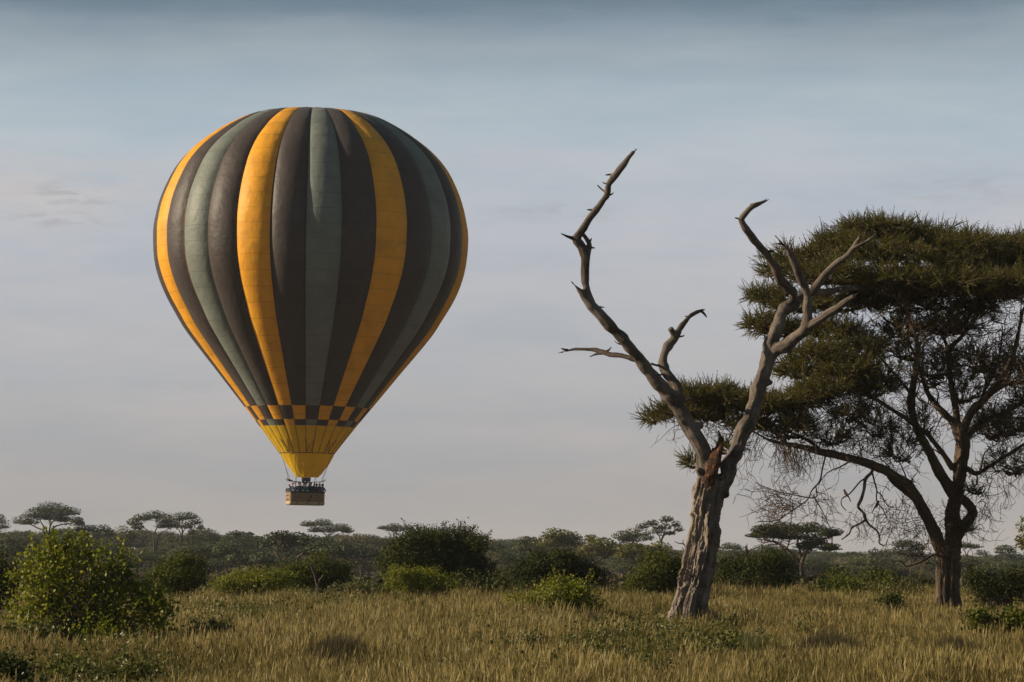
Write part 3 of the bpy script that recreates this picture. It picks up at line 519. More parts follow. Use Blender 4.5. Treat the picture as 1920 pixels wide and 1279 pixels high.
# ---------------------------------------------------------------- woody bodies: one skin over a skeleton, then split into trunk and limbs
def woody(root, base, d, lines, voxel, mat, furrow, seed=0, gnarl=0.0):
    """lines: (part name, material or None, furrow scale, rows (x, y, depth offset m, radius px))"""
    m = d / F_PX; g = Geo(); S0, S1, SR, SP, SL, ST = [], [], [], [], [], []; thin = []
    for k, (nm, mt, fs, rows) in enumerate(lines):
        w = np.array([np.append(P(r[0], r[1], d + r[2]), r[3] * m) for r in rows]); s = spline(w, 4)
        if gnarl and nm in ('limb', 'branch'):          # kinks, swellings and a snapped rather than pointed end
            tl = np.linspace(0, len(w) - 1, len(s)); li = np.stack([np.interp(tl, np.arange(len(w)), w[:, q]) for q in range(4)], -1); s = s * (1 - .65 * gnarl) + li * .65 * gnarl
            s[:, 3] *= 1 + gnarl * (.16 * vnoise(s[:, :3] * 4.5 + k, seed + 11) + .10 * vnoise(s[:, :3] * 11 + k, seed + 12)); s[:, :3] += gnarl * s[:, 3:4] * .28 * np.stack([vnoise(s[:, :3] * 3.5 + q * 9, seed + 13) for q in range(3)], -1)
            if s[-1, 3] > .02: s[-3:, 3] = np.maximum(s[-3:, 3], s[-5, 3] * .72)
        s[:, 3] = np.maximum(s[:, 3], .006)
        if s[:, 3].max() < 2.1 * voxel or nm == 'stub' and s[:, 3].max() < 3 * voxel:
            tv_, tf_ = tube(s[:, :3], s[:, 3] * (1 + .15 * vnoise(s[:, :3] * 9 + k, seed)), 7); thin.append((nm, mt, tv_, tf_)); continue
        s[:, 3] = np.maximum(s[:, 3], voxel * .75)
        rw = s[:, 3] * (1 + .07 * vnoise(s[:, :3] * 2.2 + k, seed)); g.add(*tube(s[:, :3], rw, 10)); acc = 0
        for i_ in range(len(s) - 1):
            S0.append(s[i_, :3]); S1.append(s[i_ + 1, :3]); SR.append((s[i_, 3] + s[i_ + 1, 3]) / 2); SP.append(k); SL.append(acc); acc += np.linalg.norm(s[i_ + 1, :3] - s[i_, :3])
    V, Fc = remesh(*g.arrays(), voxel, 3)
    S0, S1, SR, SP, SL = map(np.array, (S0, S1, SR, SP, SL)); D = S1 - S0; L2 = (D * D).sum(1) + 1e-9
    best = np.full(len(V), 1e9); bi = np.zeros(len(V), int); off = np.zeros_like(V); al = np.zeros(len(V))
    for ln_ in np.unique(SP):                            # nearest bone of each limb, then the limb it lies deepest in
        b2 = np.full(len(V), 1e9); bi2 = np.zeros(len(V), int); of2 = np.zeros_like(V); al2 = np.zeros(len(V)); r2 = np.ones(len(V))
        for i_ in np.where(SP == ln_)[0]:
            t = np.clip(((V - S0[i_]) @ D[i_]) / L2[i_], 0, 1); o_ = V - (S0[i_] + t[:, None] * D[i_]); q = np.linalg.norm(o_, axis=1)
            k = q < b2; b2[k] = q[k]; bi2[k] = i_; of2[k] = o_[k]; al2[k] = SL[i_] + t[k] * math.sqrt(L2[i_]); r2[k] = SR[i_]
        q = b2 / (r2 + .03); k = q < best; best[k] = q[k]; bi[k] = bi2[k]; off[k] = of2[k]; al[k] = al2[k]
    T = norm(D)[bi]; rl = SR[bi]; fs = np.array([lines[SP[b]][2] for b in bi])
    grain = off * (1.0 / (.03 + .25 * np.sqrt(rl)))[:, None] * 1.6 + np.array([[.12, .1, .42]]) * al[:, None] + SP[bi][:, None] * 3.7
    N = vnormals(V, Fc); n1 = vnoise(grain * 1.3, seed + 1); n2 = vnoise(grain * 3.1, seed + 2); n3 = vnoise(V * 6, seed + 3)
    disp = (rl * fs * (-.55 * np.abs(n1) ** .8 * 1.1 + .25 + .22 * n2 + .05 * n3) * furrow); e2 = np.concatenate([Fc[:, [0, 1]], Fc[:, [1, 2]], Fc[:, [2, 0]]]); cnt = np.bincount(e2.ravel(), minlength=len(V))
    for _ in range(3):                                   # soften the seams between limbs
        acc_ = np.bincount(e2[:, 0], disp[e2[:, 1]], len(V)) + np.bincount(e2[:, 1], disp[e2[:, 0]], len(V)); disp = .4 * disp + .6 * acc_ / np.maximum(cnt, 1)
    n4 = vnoise(grain * np.array([[4.2, 4.2, 5.0]]), seed + 9); disp = disp - rl * .16 * (fs > .6) * np.maximum(0, 1 - 2.2 * np.abs(n4)) ** 1.5
    disp = disp + rl * .10 * vnoise(V * 3.3, seed + 5) + rl * .05 * vnoise(V * 8, seed + 6)
    V = V + N * disp[:, None]
    N = vnormals(V, Fc); fp = SP[bi][Fc[:, 0]]; names = {}
    for k, (nm, mt, _, _) in enumerate(lines):
        names.setdefault((nm, mt) if nm.endswith('*') else (nm, mt, k), []).append(k)
    outp = {}
    for key, ks in names.items():
        fsel = Fc[np.isin(fp, ks)]
        if not len(fsel): continue
        u, inv = np.unique(fsel, return_inverse=True)
        o = obj(key[0].rstrip('*'), V[u], inv.reshape(-1, 3), M[key[1] or mat], root, True, base, normals=N[u], grain=grain[u]); outp.setdefault(key[0], []).append(o)
    for nm, mt, tv_, tf_ in thin: outp.setdefault(nm, []).append(obj(nm, tv_, tf_, M[mt or mat], root, True, base, grain=(tv_ - np.asarray(base)) * 3))
    return outp

# the dead tree
DT = 74.0
db = P(1298, 1150, DT); db[2] = gz(db[0], DT)
dead = empty('dead_tree', db, 'bare grey dead tree forking into two bleached limbs, torn at the fork', 'tree')
yb = 1150 + 38
LN = [
 ('trunk', 'dead_trunk', .85, [(1288, yb + 20, 0, 44), (1291, 1165, 0, 37), (1296, 1130, 0, 32.5), (1300, 1105, 0, 31), (1305, 1084, 0, 31.5), (1311, 1054, 0, 31), (1317, 1025, 0, 30), (1320, 995, 0, 28), (1322, 970, 0, 26), (1327, 945, 0, 27), (1332, 920, 0, 29), (1336, 900, 0, 27)]),
 ('trunk', 'dead_trunk', .8, [(1258, 1180, -.3, 10), (1272, 1140, -.2, 14), (1285, 1105, 0, 14), (1296, 1070, 0, 12)]),
 ('trunk', 'dead_trunk', .8, [(1318, 1185, -.25, 14), (1314, 1150, -.2, 15), (1316, 1110, -.1, 16), (1322, 1070, 0, 16)]),
 ('trunk', 'dead_trunk', .8, [(1290, 1190, -.6, 12), (1292, 1155, -.45, 13), (1298, 1115, -.3, 12), (1304, 1080, -.15, 11)]),
 ('limb', None, .22, [(1330, 905, 0, 20), (1323, 880, 0, 17.5), (1317, 850, -.1, 15.5), (1294, 800, -.2, 15), (1275, 766, -.3, 13.5), (1250, 735, -.4, 13.5), (1222, 704, -.6, 12.5), (1203, 678, -.7, 12), (1178, 648, -.9, 11), (1154, 621, -1.0, 11), (1128, 595, -1.1, 11), (1109, 575, -1.1, 10), (1095, 556, -1.1, 7), (1084, 543, -1.15, 3.5), (1077, 534, -1.2, 1)]),
 ('branch', None, .2, [(1112, 572, -1.1, 5), (1106, 554, -1.1, 6), (1097, 530, -1.1, 8), (1097, 504, -1.1, 8), (1099, 482, -1.1, 8.5), (1090, 462, -1.1, 8), (1081, 445, -1.15, 8.5), (1098, 420, -1.2, 7), (1118, 394, -1.3, 7), (1136, 367, -1.4, 6.5), (1142, 345, -1.4, 6), (1156, 327, -1.5, 6.5), (1170, 309, -1.6, 6), (1178, 296, -1.6, 4), (1188, 284, -1.65, 3.5)]),
 ('stub', 'char_wood', .3, [(1078, 448, -1.15, 4), (1065, 444, -1.2, 2.6), (1052, 438, -1.25, 1)]),
 ('stub', None, .3, [(1100, 482, -1.1, 6.5), (1104, 468, -1.0, 5), (1105, 458, -1.0, 4.5), (1099, 447, -1.0, 4), (1092, 438, -1.05, 4)]),
 ('stub', None, .3, [(1105, 455, -1, 3), (1109, 447, -.9, 1)]), ('stub', None, .3, [(1106, 464, -1, 3), (1115, 465, -.9, 1)]),
 ('stub', None, .3, [(1137, 362, -1.4, 2.5), (1127, 354, -1.3, 1.6), (1120, 347, -1.3, .9)]),
 ('stub', None, .3, [(1150, 334, -1.5, 2.5), (1158, 320, -1.5, 2), (1160, 315, -1.5, .8)]),
 ('branch', 'char_wood', .4, [(1198, 676, -.6, 6), (1182, 672, -.5, 5.5), (1166, 667, -.3, 5), (1146, 664, 0, 5), (1130, 661, .2, 5), (1114, 656, .4, 4), (1096, 655, .5, 3.3), (1077, 654.5, .7, 3), (1065, 657, .8, 2.2), (1054, 660, .9, 1)]),  # silhouette darkness of this branch is put into its wood colour
 ('stub', 'char_wood', .3, [(1130, 662, .2, 3.5), (1118, 664, .3, 2.4), (1106, 669, .4, 1)]),
 ('branch', None, .2, [(1278, 757, -.2, 10), (1270, 733, .0, 12), (1261, 716, .1, 10), (1250, 698, .2, 9.5), (1242, 681, .3, 9), (1245, 665, .35, 8.5), (1253, 648, .4, 9), (1265, 632, .45, 9), (1273, 618, .5, 5.5), (1280, 607, .55, 5), (1293, 593, .7, 4.5), (1306, 585, .8, 3.8), (1318, 581, .9, 2.2)]),
 ('stub', 'char_wood', .3, [(1314, 583, .85, 2.5), (1320, 588, .9, 2.2), (1325, 595, .9, 1)]),
 ('stub', None, .3, [(1266, 631, .4, 7), (1261, 622, .35, 6.5), (1257, 615, .3, 6)]),
 ('stub', None, .3, [(1242, 686, .3, 4), (1231, 685, .1, 2.2), (1221, 682, -.3, 2.2)]),
 ('stub', None, .3, [(1304, 800, -.1, 9), (1314, 798, -.05, 6.5), (1318, 796, -.05, 4)]),
 ('stub', None, .3, [(1320, 890, -.2, 8), (1311, 882, -.35, 6), (1308, 878, -.4, 4)]),
 ('limb', None, .22, [(1346, 925, 0, 22), (1357, 905, 0, 17.5), (1364, 885, .1, 15.5), (1378, 852, .2, 14.5), (1399, 800, .4, 15), (1412, 766, .6, 14.5), (1427, 720, .7, 14.5), (1437, 682, .8, 15), (1444, 658, .9, 15), (1453, 628, 1.0, 13), (1462, 597, 1.2, 12), (1473, 579, 1.3, 11.5), (1493, 564, 1.5, 10), (1511, 551, 1.7, 9), (1530, 547, 2.0, 8), (1560, 546, 2.5, 7), (1585, 541, 2.9, 6), (1606, 541, 3.2, 4.5)]),
 ('branch', None, .2, [(1518, 551, 1.7, 8), (1535, 530, 1.5, 8), (1548, 513, 1.4, 7), (1572, 491, 1.2, 6.5), (1591, 476, 1.1, 5.6), (1604, 457, 1.0, 5), (1612, 444, .9, 3.2)]),
 ('stub', None, .3, [(1599, 466, 1.0, 4), (1612, 459, .9, 3.2), (1626, 452, .8, 3), (1643, 440, .7, 2)]),
 ('branch', None, .2, [(1478, 574, 1.3, 8), (1487, 560, 1.2, 8), (1488, 548, 1.1, 9), (1477, 540, 1.0, 9), (1463, 522, .8, 8), (1448, 495, .5, 7.5), (1435, 474, .3, 7), (1416, 451, .0, 7.3), (1398, 429, -.2, 7.3), (1391, 410, -.3, 6.5), (1403, 395, -.3, 6), (1413, 387, -.3, 5), (1425, 382, -.25, 4), (1436, 377, -.2, 2.5)]),
 ('stub', 'char_wood', .3, [(1437, 475, .3, 4), (1445, 471, .2, 3), (1452, 473, .1, 1)]),
 ('branch', None, .2, [(1440, 668, .9, 11), (1460, 654, .7, 12.5), (1485, 638, .5, 12.3), (1506, 622, .3, 11.5), (1515, 604, .2, 10), (1515, 579, .1, 9), (1513, 554, 0, 8.5), (1507, 535, -.1, 8), (1495, 507, -.3, 8), (1485, 485, -.4, 6.5), (1476, 469, -.5, 3.5), (1466, 457, -.5, 2.5), (1457, 446, -.6, 1)]),
 ('stub', 'char_wood', .3, [(1494, 500, -.3, 5), (1489, 485, -.2, 2.8), (1486, 474, -.2, 1.8), (1483, 458, -.2, .9)]),
 ('branch', None, .2, [(1508, 618, .3, 9), (1535, 601, .0, 8), (1560, 585, -.3, 7), (1585, 566, -.6, 6.2), (1602, 555, -.8, 3)]),
 ('stub', None, .3, [(1436, 716, .7, 10), (1444, 717, .6, 6), (1447, 714, .6, 3)]),
 ('torn_wood', 'rotten_wood', .5, [(1328, 912, -.22, 10), (1331, 895, -.32, 13), (1336, 878, -.33, 14), (1341, 860, -.30, 12), (1346, 844, -.25, 9), (1350, 830, -.2, 6.5), (1350, 818, -.15, 3.5), (1347, 806, -.15, 1.2)]),
 ('torn_wood', 'rotten_wood', .5, [(1333, 880, -.36, 9), (1335, 856, -.34, 5), (1336, 838, -.3, 1)]),
 ('torn_wood', 'rotten_wood', .5, [(1343, 872, -.42, 9), (1349, 846, -.38, 5), (1355, 824, -.3, 2), (1357, 815, -.3, .8)]),
 ('torn_wood', 'rotten_wood', .5, [(1338, 892, -.44, 9), (1341, 868, -.44, 6), (1343, 848, -.4, 1.2)]),
 ('torn_wood', 'rotten_wood', .5, [(1346, 850, -.1, 6), (1352, 832, -.1, 4), (1354, 820, -.05, 2), (1356, 810, -.05, .7)]),
]
rs = np.random.default_rng(5); extra = []
for (nm, mt, _, rows) in LN:                             # snapped twig stubs along the limbs and splinters at their ends
    if nm not in ('limb', 'branch'): continue
    for q in range(int(len(rows) * .22 + rs.uniform(0, .9))):
        a = rows[rs.integers(len(rows) // 3, len(rows) - 1)]; sd = rs.choice([-1, 1]); L = rs.uniform(4, 15); up = rs.uniform(-.2, 1.0); r = rs.uniform(1.0, 2.0)
        extra.append(('stub', rs.choice([None, 'char_wood']), .3, [(a[0], a[1], a[2], r * 1.5), (a[0] + sd * (a[3] + L * .5), a[1] - up * L * .4, a[2] + rs.uniform(-.1, .1), r), (a[0] + sd * (a[3] + L), a[1] - up * L, a[2] + rs.uniform(-.15, .15), r * .45)]))
    a, b = np.array(rows[-2]), np.array(rows[-1]); dv = (b - a)[:2] / max(np.hypot(*(b - a)[:2]), 1)
    for q in range(3):
        L = rs.uniform(3, 8); j = rs.normal(0, .22, 2); o_ = rs.uniform(-.6, .6) * b[3]
        extra.append(('splinter', rs.choice([None, 'char_wood']), .3, [(b[0] - dv[0] * 3 - dv[1] * o_, b[1] - dv[1] * 3 + dv[0] * o_, b[2], max(b[3] * .45, .9)), (b[0] + (dv[0] + j[0]) * L - dv[1] * o_, b[1] + (dv[1] + j[1]) * L + dv[0] * o_, b[2], .45)]))
LN += extra
for o in woody(dead, db, DT, LN, .024, 'dead_wood', 1.0, 3, 1.0).get('torn_wood', []): o['label'] = 'dark rotten splintered wood standing up from the fork'

# ---------------------------------------------------------------- the tall living acacia
DA = 85.0; mA = DA / F_PX
ab = P(1776, 1128, DA); ab[2] = gz(ab[0], DA)
live = empty('acacia_tree', ab, 'tall dark flat-topped acacia with layered spiky crown at the right of the picture', 'tree')
AL = [
 ('trunk', None, 1.1, [(1780, 1180, 0, 20), (1780, 1130, 0, 17.5), (1781, 1090, 0, 16.5), (1783, 1050, 0, 16.5), (1787, 1010, 0, 16.5), (1788, 985, 0, 15), (1785, 962, 0, 13), (1790, 936, 0, 12), (1796, 905, 0, 12), (1800, 872, .1, 13), (1803, 840, .1, 13.5), (1804, 815, .1, 12)]),
 ('trunk', None, 1.0, [(1768, 1182, -.1, 16), (1766, 1130, -.1, 12.5), (1766, 1090, -.1, 12), (1767, 1050, -.1, 12), (1768, 1025, -.1, 12.5)]),
 ('limb', None, .8, [(1768, 1045, -.1, 12), (1764, 1030, -.2, 11.5), (1753, 1001, -.4, 11), (1736, 965, -.7, 10.5), (1721, 936, -1.0, 10), (1704, 911, -1.2, 9), (1684, 896, -1.4, 8.5), (1661, 883, -1.5, 8.5), (1626, 869, -1.7, 8), (1576, 855, -1.8, 7), (1536, 847, -1.9, 6.5), (1504, 838, -2, 5.5), (1470, 832, -2, 4), (1443, 826, -2, 3), (1414, 810, -2.1, 1.8)]),
 ('branch', None, .7, [(1722, 940, -1.0, 6), (1700, 923, -.8, 5.5), (1676, 905, -.7, 5), (1664, 893, -.7, 3)]),
 ('branch', None, .7, [(1543, 849, -1.9, 4), (1522, 830, -1.5, 4), (1500, 818, -1.2, 3), (1470, 806, -1, 2), (1430, 790, -.8, 1.4), (1390, 778, -.6, 1)]),
 ('branch', None, .8, [(1800, 1000, .1, 10), (1812, 980, .2, 9.5), (1824, 963, .2, 9), (1818, 948, .2, 9), (1801, 932, .1, 9), (1790, 925, 0, 9)]),
 ('limb', None, .7, [(1790, 935, 0, 10), (1781, 917, -.1, 11), (1764, 890, -.3, 10), (1751, 864, -.5, 9.3), (1737, 836, -.7, 9), (1722, 808, -.9, 8), (1711, 775, -1.0, 7.3), (1709, 742, -1.0, 7), (1717, 698, -1.1, 6), (1722, 655, -1.2, 5.5), (1713, 622, -1.4, 5), (1702, 590, -1.6, 4), (1690, 560, -1.8, 3), (1672, 530, -2, 2)]),
 ('branch', None, .6, [(1787, 880, .05, 6), (1770, 853, -.1, 5.5), (1750, 828, -.4, 5), (1735, 808, -.7, 5)]),
 ('branch', None, .6, [(1713, 795, -.9, 5), (1700, 785, -1.2, 4.5), (1674, 769, -1.6, 4), (1643, 749, -2, 3.5), (1610, 734, -2.4, 3), (1580, 718, -2.8, 2), (1540, 700, -3, 1.3)]),
 ('branch', None, .6, [(1709, 742, -1, 4), (1700, 728, -.8, 3.4), (1683, 709, -.6, 3), (1662, 684, -.4, 2.5), (1640, 660, -.2, 2), (1600, 630, 0, 1.4)]),
 ('branch', None, .6, [(1800, 830, .1, 8), (1790, 800, .2, 7), (1781, 786, .3, 6.5), (1757, 762, .5, 6), (1740, 738, .7, 5), (1728, 705, .9, 4), (1715, 665, 1.2, 3.3), (1690, 625, 1.5, 2.6), (1650, 590, 1.9, 1.8)]),
 ('limb', None, .6, [(1803, 825, .1, 9), (1795, 790, .2, 7), (1792, 764, .3, 6), (1785, 731, .4, 5.5), (1781, 698, .6, 5), (1779, 664, .8, 5), (1783, 650, .9, 4), (1801, 633, 1.2, 3.5), (1818, 613, 1.5, 3), (1832, 595, 1.8, 2.4), (1850, 570, 2.1, 1.6)]),
 ('branch', None, .6, [(1780, 668, .8, 4), (1773, 642, .9, 3.4), (1762, 625, 1.0, 3), (1746, 606, 1.1, 2.5), (1738, 585, 1.2, 1.8)]),
 ('branch', None, .6, [(1770, 636, .9, 3), (1785, 618, .7, 2.6), (1795, 598, .5, 2.2), (1800, 570, .3, 1.6)]),
 ('limb', None, .6, [(1803, 815, .1, 10), (1810, 795, 0, 8), (1823, 771, -.2, 7.5), (1842, 753, -.5, 7), (1858, 734, -.7, 6.5), (1877, 709, -1, 6), (1893, 683, -1.3, 5), (1905, 646, -1.6, 4.5), (1912, 612, -2, 3.5), (1920, 575, -2.4, 2.2)]),
 ('branch', None, .6, [(1840, 757, -.5, 4), (1847, 731, -.4, 3.4), (1866, 698, -.2, 3), (1876, 655, 0, 2.5), (1880, 610, .2, 1.6)]),
 ('branch', None, .6, [(1850, 745, -.6, 5), (1870, 730, -1, 4.5), (1893, 718, -1.4, 4), (1925, 712, -2, 3.5), (1975, 695, -2.6, 2.6), (2030, 660, -3, 1.6)]),
 ('branch', None, .6, [(1806, 830, .1, 8), (1820, 812, .4, 6), (1840, 793, .8, 5), (1867, 780, 1.3, 4.5), (1890, 771, 1.7, 4), (1925, 752, 2.2, 3.5), (1980, 720, 3, 2.5), (2040, 680, 3.6, 1.5)]),
 ('branch', None, .6, [(1802, 880, .1, 6), (1816, 880, 0, 5), (1831, 888, -.2, 4.6), (1854, 875, -.6, 4.2), (1888, 854, -1.2, 3.6), (1920, 833, -1.8, 3), (1975, 795, -2.5, 2), (2030, 770, -3, 1.3)]),
 ('dead_branch', 'dead_wood', .4, [(1638, 876, -1.6, 3.5), (1634, 886, -1.65, 3.3), (1623, 898, -1.8, 3.2), (1620.5, 916, -1.9, 3), (1615, 936, -2, 3), (1609, 950, -2, 2.6), (1619, 962, -2, 2.5), (1623, 973, -2, 2.4), (1630, 984, -2, 2), (1643, 994, -2, 1.9), (1648.6, 1004, -2, 1.7), (1648.6, 1018, -2, 1.5), (1658, 1024, -2, 1)]),
 ('dead_branch', 'dead_wood', .4, [(1623, 973, -2, 2.2), (1616, 980, -2, 1.9), (1598, 989, -2.1, 1.8), (1592, 1001, -2.2, 1.6), (1578, 1012, -2.3, 1)]),
 ('dead_branch', 'dead_wood', .4, [(1621, 898, -1.8, 1.8), (1612, 904, -1.9, 1.4), (1594, 925, -2.1, 1.3), (1579, 935, -2.3, 1.2), (1578, 947, -2.3, 1), (1587, 958, -2.3, .8)]),
 ('dead_branch', 'char_wood', .4, [(1636, 888, -1.6, 1.8), (1640, 905, -1.5, 1.5), (1644, 919, -1.4, 1.4), (1644, 939, -1.4, 1.2), (1656, 956, -1.3, 1), (1664, 975, -1.3, .8)]),
 ('dead_branch', 'char_wood', .4, [(1644, 922, -1.4, 1.2), (1652, 928, -1.2, 1.1), (1663, 946, -1, 1), (1677, 953, -.8, .7)]),
 ('dead_branch', 'char_wood', .4, [(1549, 851, -1.9, 2), (1546, 862, -1.9, 1.6), (1542, 879, -2, 1.5), (1537, 902, -2.1, 1.5), (1522, 920, -2.3, 1.3), (1513, 938, -2.4, 1.2), (1481, 960, -2.7, 1.1), (1456, 976, -2.9, .9), (1421, 978, -3.1, .6)]),
 ('dead_branch', 'char_wood', .4, [(1530, 912, -2.2, 1.2), (1529, 933, -2.1, 1.2), (1492, 929, -2.0, 1), (1452, 920, -1.9, .8), (1416, 905, -1.8, .6)]),
 ('dead_branch', 'char_wood', .4, [(1525, 930, -2.1, 1.2), (1540, 955, -2.0, 1), (1552, 980, -1.8, .8), (1560, 995, -1.7, .6)]),
 ('dead_branch', 'char_wood', .4, [(1767, 1045, -.2, 2), (1752, 1040, -.5, 1.8), (1735, 1050, -.8, 1.5), (1715, 1058, -1.1, 1.5), (1700, 1062, -1.2, 1.3), (1690, 1053, -1.3, 1.2), (1668, 1052, -1.4, .7)]),
]
woody(live, ab, DA, AL, .03, 'bark', 1.0, 9)
# sprays: a twig with short fingers set with fine leaves
def spray(rs, fingers=7, leaves=8, ln=.43):
    lg, tg = Geo(), Geo()
    for f in range(fingers):
        b0 = np.array([0, 0, rs.uniform(0, .2) * (f > 0)]); a = rs.uniform(0, 6.28); ti = rs.uniform(.25, .85) * (f > 0) + .1
        dv = np.array([math.cos(a) * math.sin(ti), math.sin(a) * math.sin(ti), math.cos(ti)]); L = ln * rs.uniform(.55, 1.05); bend = rs.normal(0, .12, 3); bend[2] += .06
        t = np.linspace(0, 1, 4)[:, None]; q = b0 + dv * L * t + bend * L * t * t; tg.add(*tube(q, [.009, .007, .005, .002], 3))
        sx_ = norm(np.cross(dv, rs.normal(size=3)))
        for sv in (sx_, norm(np.cross(dv, sx_))):        # feathery leaflets closing up into a brush along the twig
            wd = np.array([.005, .0098, .009, .003])[:, None]; zz = rs.uniform(.75, 1.3, (4, 1)); V_ = np.concatenate([q - sv * wd * zz, q + sv * wd * zz[::-1]]); lg.add(V_, quads2tris([[0, 1, 5, 4], [1, 2, 6, 5], [2, 3, 7, 6]]))
        tt = np.linspace(.12, 1, leaves) + rs.normal(0, .02, leaves); p = b0 + dv * L * tt[:, None] + bend * L * (tt * tt)[:, None]
        rd = norm(np.cross(dv + bend, rs.normal(size=(leaves, 3)))); D = norm(rd * .95 + dv * .75)
        R = rot_from_z(np.cross(D, rs.normal(size=(leaves, 3))), np.zeros(leaves)); R = np.stack([np.cross(D, R[:, :, 2]), D, R[:, :, 2]], -1)
        scatter(lg, LEAF_V, LEAF_F, p, R, np.stack([np.full(leaves, .034), np.full(leaves, .044), np.full(leaves, .05)], -1) * rs.uniform(.7, 1.25, (leaves, 1)))
    return lg.arrays(), tg.arrays()
rs = np.random.default_rng(21); SPR = [spray(rs) for _ in range(6)]
def crown(geo_l, geo_t, pads, rs, up=.55):
    for (cx, cy, rx, ry, dz, rz, n) in pads:
        cy += 10; rx = max(rx - 12, rx * .65); ry *= .7; rz = rz * .9; n = int(n * .80)
        c = P(cx, cy, DA + dz); R3 = np.array([rx * mA, rz, ry * mA]); v = norm(rs.normal(size=(n, 3))); rr = rs.uniform(0, 1, n) ** .4; q = v * rr[:, None]
        q[:, 2] = np.where(q[:, 2] < 0, q[:, 2] * .6, q[:, 2]); q *= (1 + .22 * vnoise(v * 2.5 + cx, 4))[:, None]; pos = c + q * R3
        D = q * np.array([1, 1, .5]); D[:, 2] += up * rs.uniform(.3, 1.5, n); D += rs.normal(0, .38, (n, 3)); D = norm(D)
        which = rs.integers(0, 6, n); sp = rs.uniform(0, 6.28, n); sc = rs.uniform(.5, 1.2, n)
        for k in range(6):
            w = which == k
            if not w.any(): continue
            R = rot_from_z(D[w], sp[w]); scatter(geo_l, *SPR[k][0], pos[w], R, sc[w]); scatter(geo_t, *SPR[k][1], pos[w], R, sc[w])
        for k in range(int(5 + rx / 12)):
            a = rs.uniform(0, 6.28); e = c + np.array([math.cos(a), math.sin(a), rs.uniform(-.3, .4)]) * R3 * .85; s0 = c + np.array([rs.normal(0, .15), rs.normal(0, .15), -.55]) * R3
            p = limb_path(s0, e, .05, rs, 5, .04); geo_t.add(*tube(p, np.linspace(.04, .008, len(p)), 4))
PADS = [(1760, 492, 110, 34, 0, 3, 330), (1900, 498, 95, 34, .5, 3, 300), (1690, 540, 110, 20, .5, 2.5, 240), (1840, 545, 90, 18, 0, 2.5, 200),  # x, y, half width, half height, depth offset, depth half, sprays
 (1640, 425, 78, 20, 1.0, 2.2, 340), (1575, 452, 60, 20, .5, 2.0, 230), (1720, 440, 75, 22, 2.0, 2.5, 300), (1650, 470, 100, 22, -.8, 2.2, 330),
 (1800, 460, 90, 26, .0, 2.6, 400), (1880, 462, 80, 28, 1.8, 2.6, 360), (1960, 465, 90, 30, .5, 3, 330), (2060, 490, 80, 28, 0, 3, 230),
 (1500, 480, 70, 18, .6, 2.0, 200), (1455, 502, 45, 12, .2, 1.6, 90), (1560, 510, 95, 20, -1.2, 2.2, 330), (1680, 520, 100, 22, -1.8, 2.4, 360), (1790, 525, 90, 22, -2.2, 2.2, 330), (1890, 530, 80, 24, -2.0, 2.4, 300), (1980, 540, 90, 24, -1.5, 2.6, 240),
 (1440, 548, 48, 14, .8, 1.6, 130), (1500, 565, 70, 18, .2, 2, 190), (1590, 565, 80, 20, 1.6, 2.2, 220), (1700, 565, 80, 16, 2.0, 2.4, 180), (1820, 570, 75, 14, 1.2, 2.4, 130),
 (1428, 602, 42, 14, .4, 1.5, 120), (1480, 615, 50, 16, .8, 1.6, 120), (1560, 615, 70, 18, .0, 2, 150),
 (1535, 660, 68, 24, -1.6, 1.8, 230), (1490, 690, 46, 20, -1.0, 1.4, 130), (1590, 690, 60, 30, -2.0, 1.8, 230), (1550, 725, 66, 26, -2.2, 1.6, 230), (1620, 650, 56, 30, -.6, 1.6, 170), (1500, 745, 60, 24, -1.8, 1.8, 200), (1640, 720, 46, 30, -2, 1.4, 110), (1590, 770, 46, 22, -2, 1.2, 80),
 (1300, 735, 52, 16, -1.0, 1.8, 210), (1370, 740, 58, 20, -1.4, 1.8, 260), (1440, 755, 58, 22, -1.7, 1.8, 260), (1260, 765, 42, 12, -.8, 1.5, 110), (1225, 778, 24, 10, -.6, 1.1, 40), (1330, 770, 60, 16, -.4, 1.6, 190), (1410, 788, 55, 14, -1.1, 1.6, 130), (1495, 785, 40, 16, -2.0, 1.4, 100),
 (1300, 862, 26, 12, -1.0, .9, 34), (1365, 835, 34, 14, -1.2, 1.0, 36), (1840, 670, 70, 40, 1.5, 2, 120), (1905, 690, 60, 50, .8, 2.2, 170), (1890, 790, 60, 40, .6, 2, 120), (1960, 740, 70, 60, .4, 2.2, 160), (1690, 610, 60, 22, .4, 1.8, 90), (1780, 605, 70, 20, 0, 2, 90), (1800, 990, 22, 18, -.4, .5, 22), (1750, 700, 50, 30, 1.4, 1.6, 40)]
PADS += [(1700, 650, 60, 40, -.4, 2, 60), (1760, 680, 55, 50, .6, 2, 60), (1810, 720, 55, 60, .4, 2, 70), (1860, 790, 60, 60, .2, 2, 80), (1900, 860, 50, 50, -.6, 1.8, 60), (1650, 790, 50, 50, -1.8, 1.2, 60), (1690, 840, 40, 40, -1.2, 1.2, 40),
 (1640, 700, 55, 40, -1.4, 1.6, 60), (1480, 800, 60, 24, -1.8, 1.4, 60), (1560, 815, 50, 20, -1.9, 1, 40), (1790, 600, 80, 24, .6, 2.4, 80), (1730, 780, 40, 60, -.8, 1.2, 40), (1830, 900, 40, 40, -.6, 1.2, 24)]
lg, tg = Geo(), Geo(); rs = np.random.default_rng(23); crown(lg, tg, PADS, rs)
cv, cf = lg.arrays(); obj('crown', cv, cf, M['acacia_leaf'], live, False, ab)
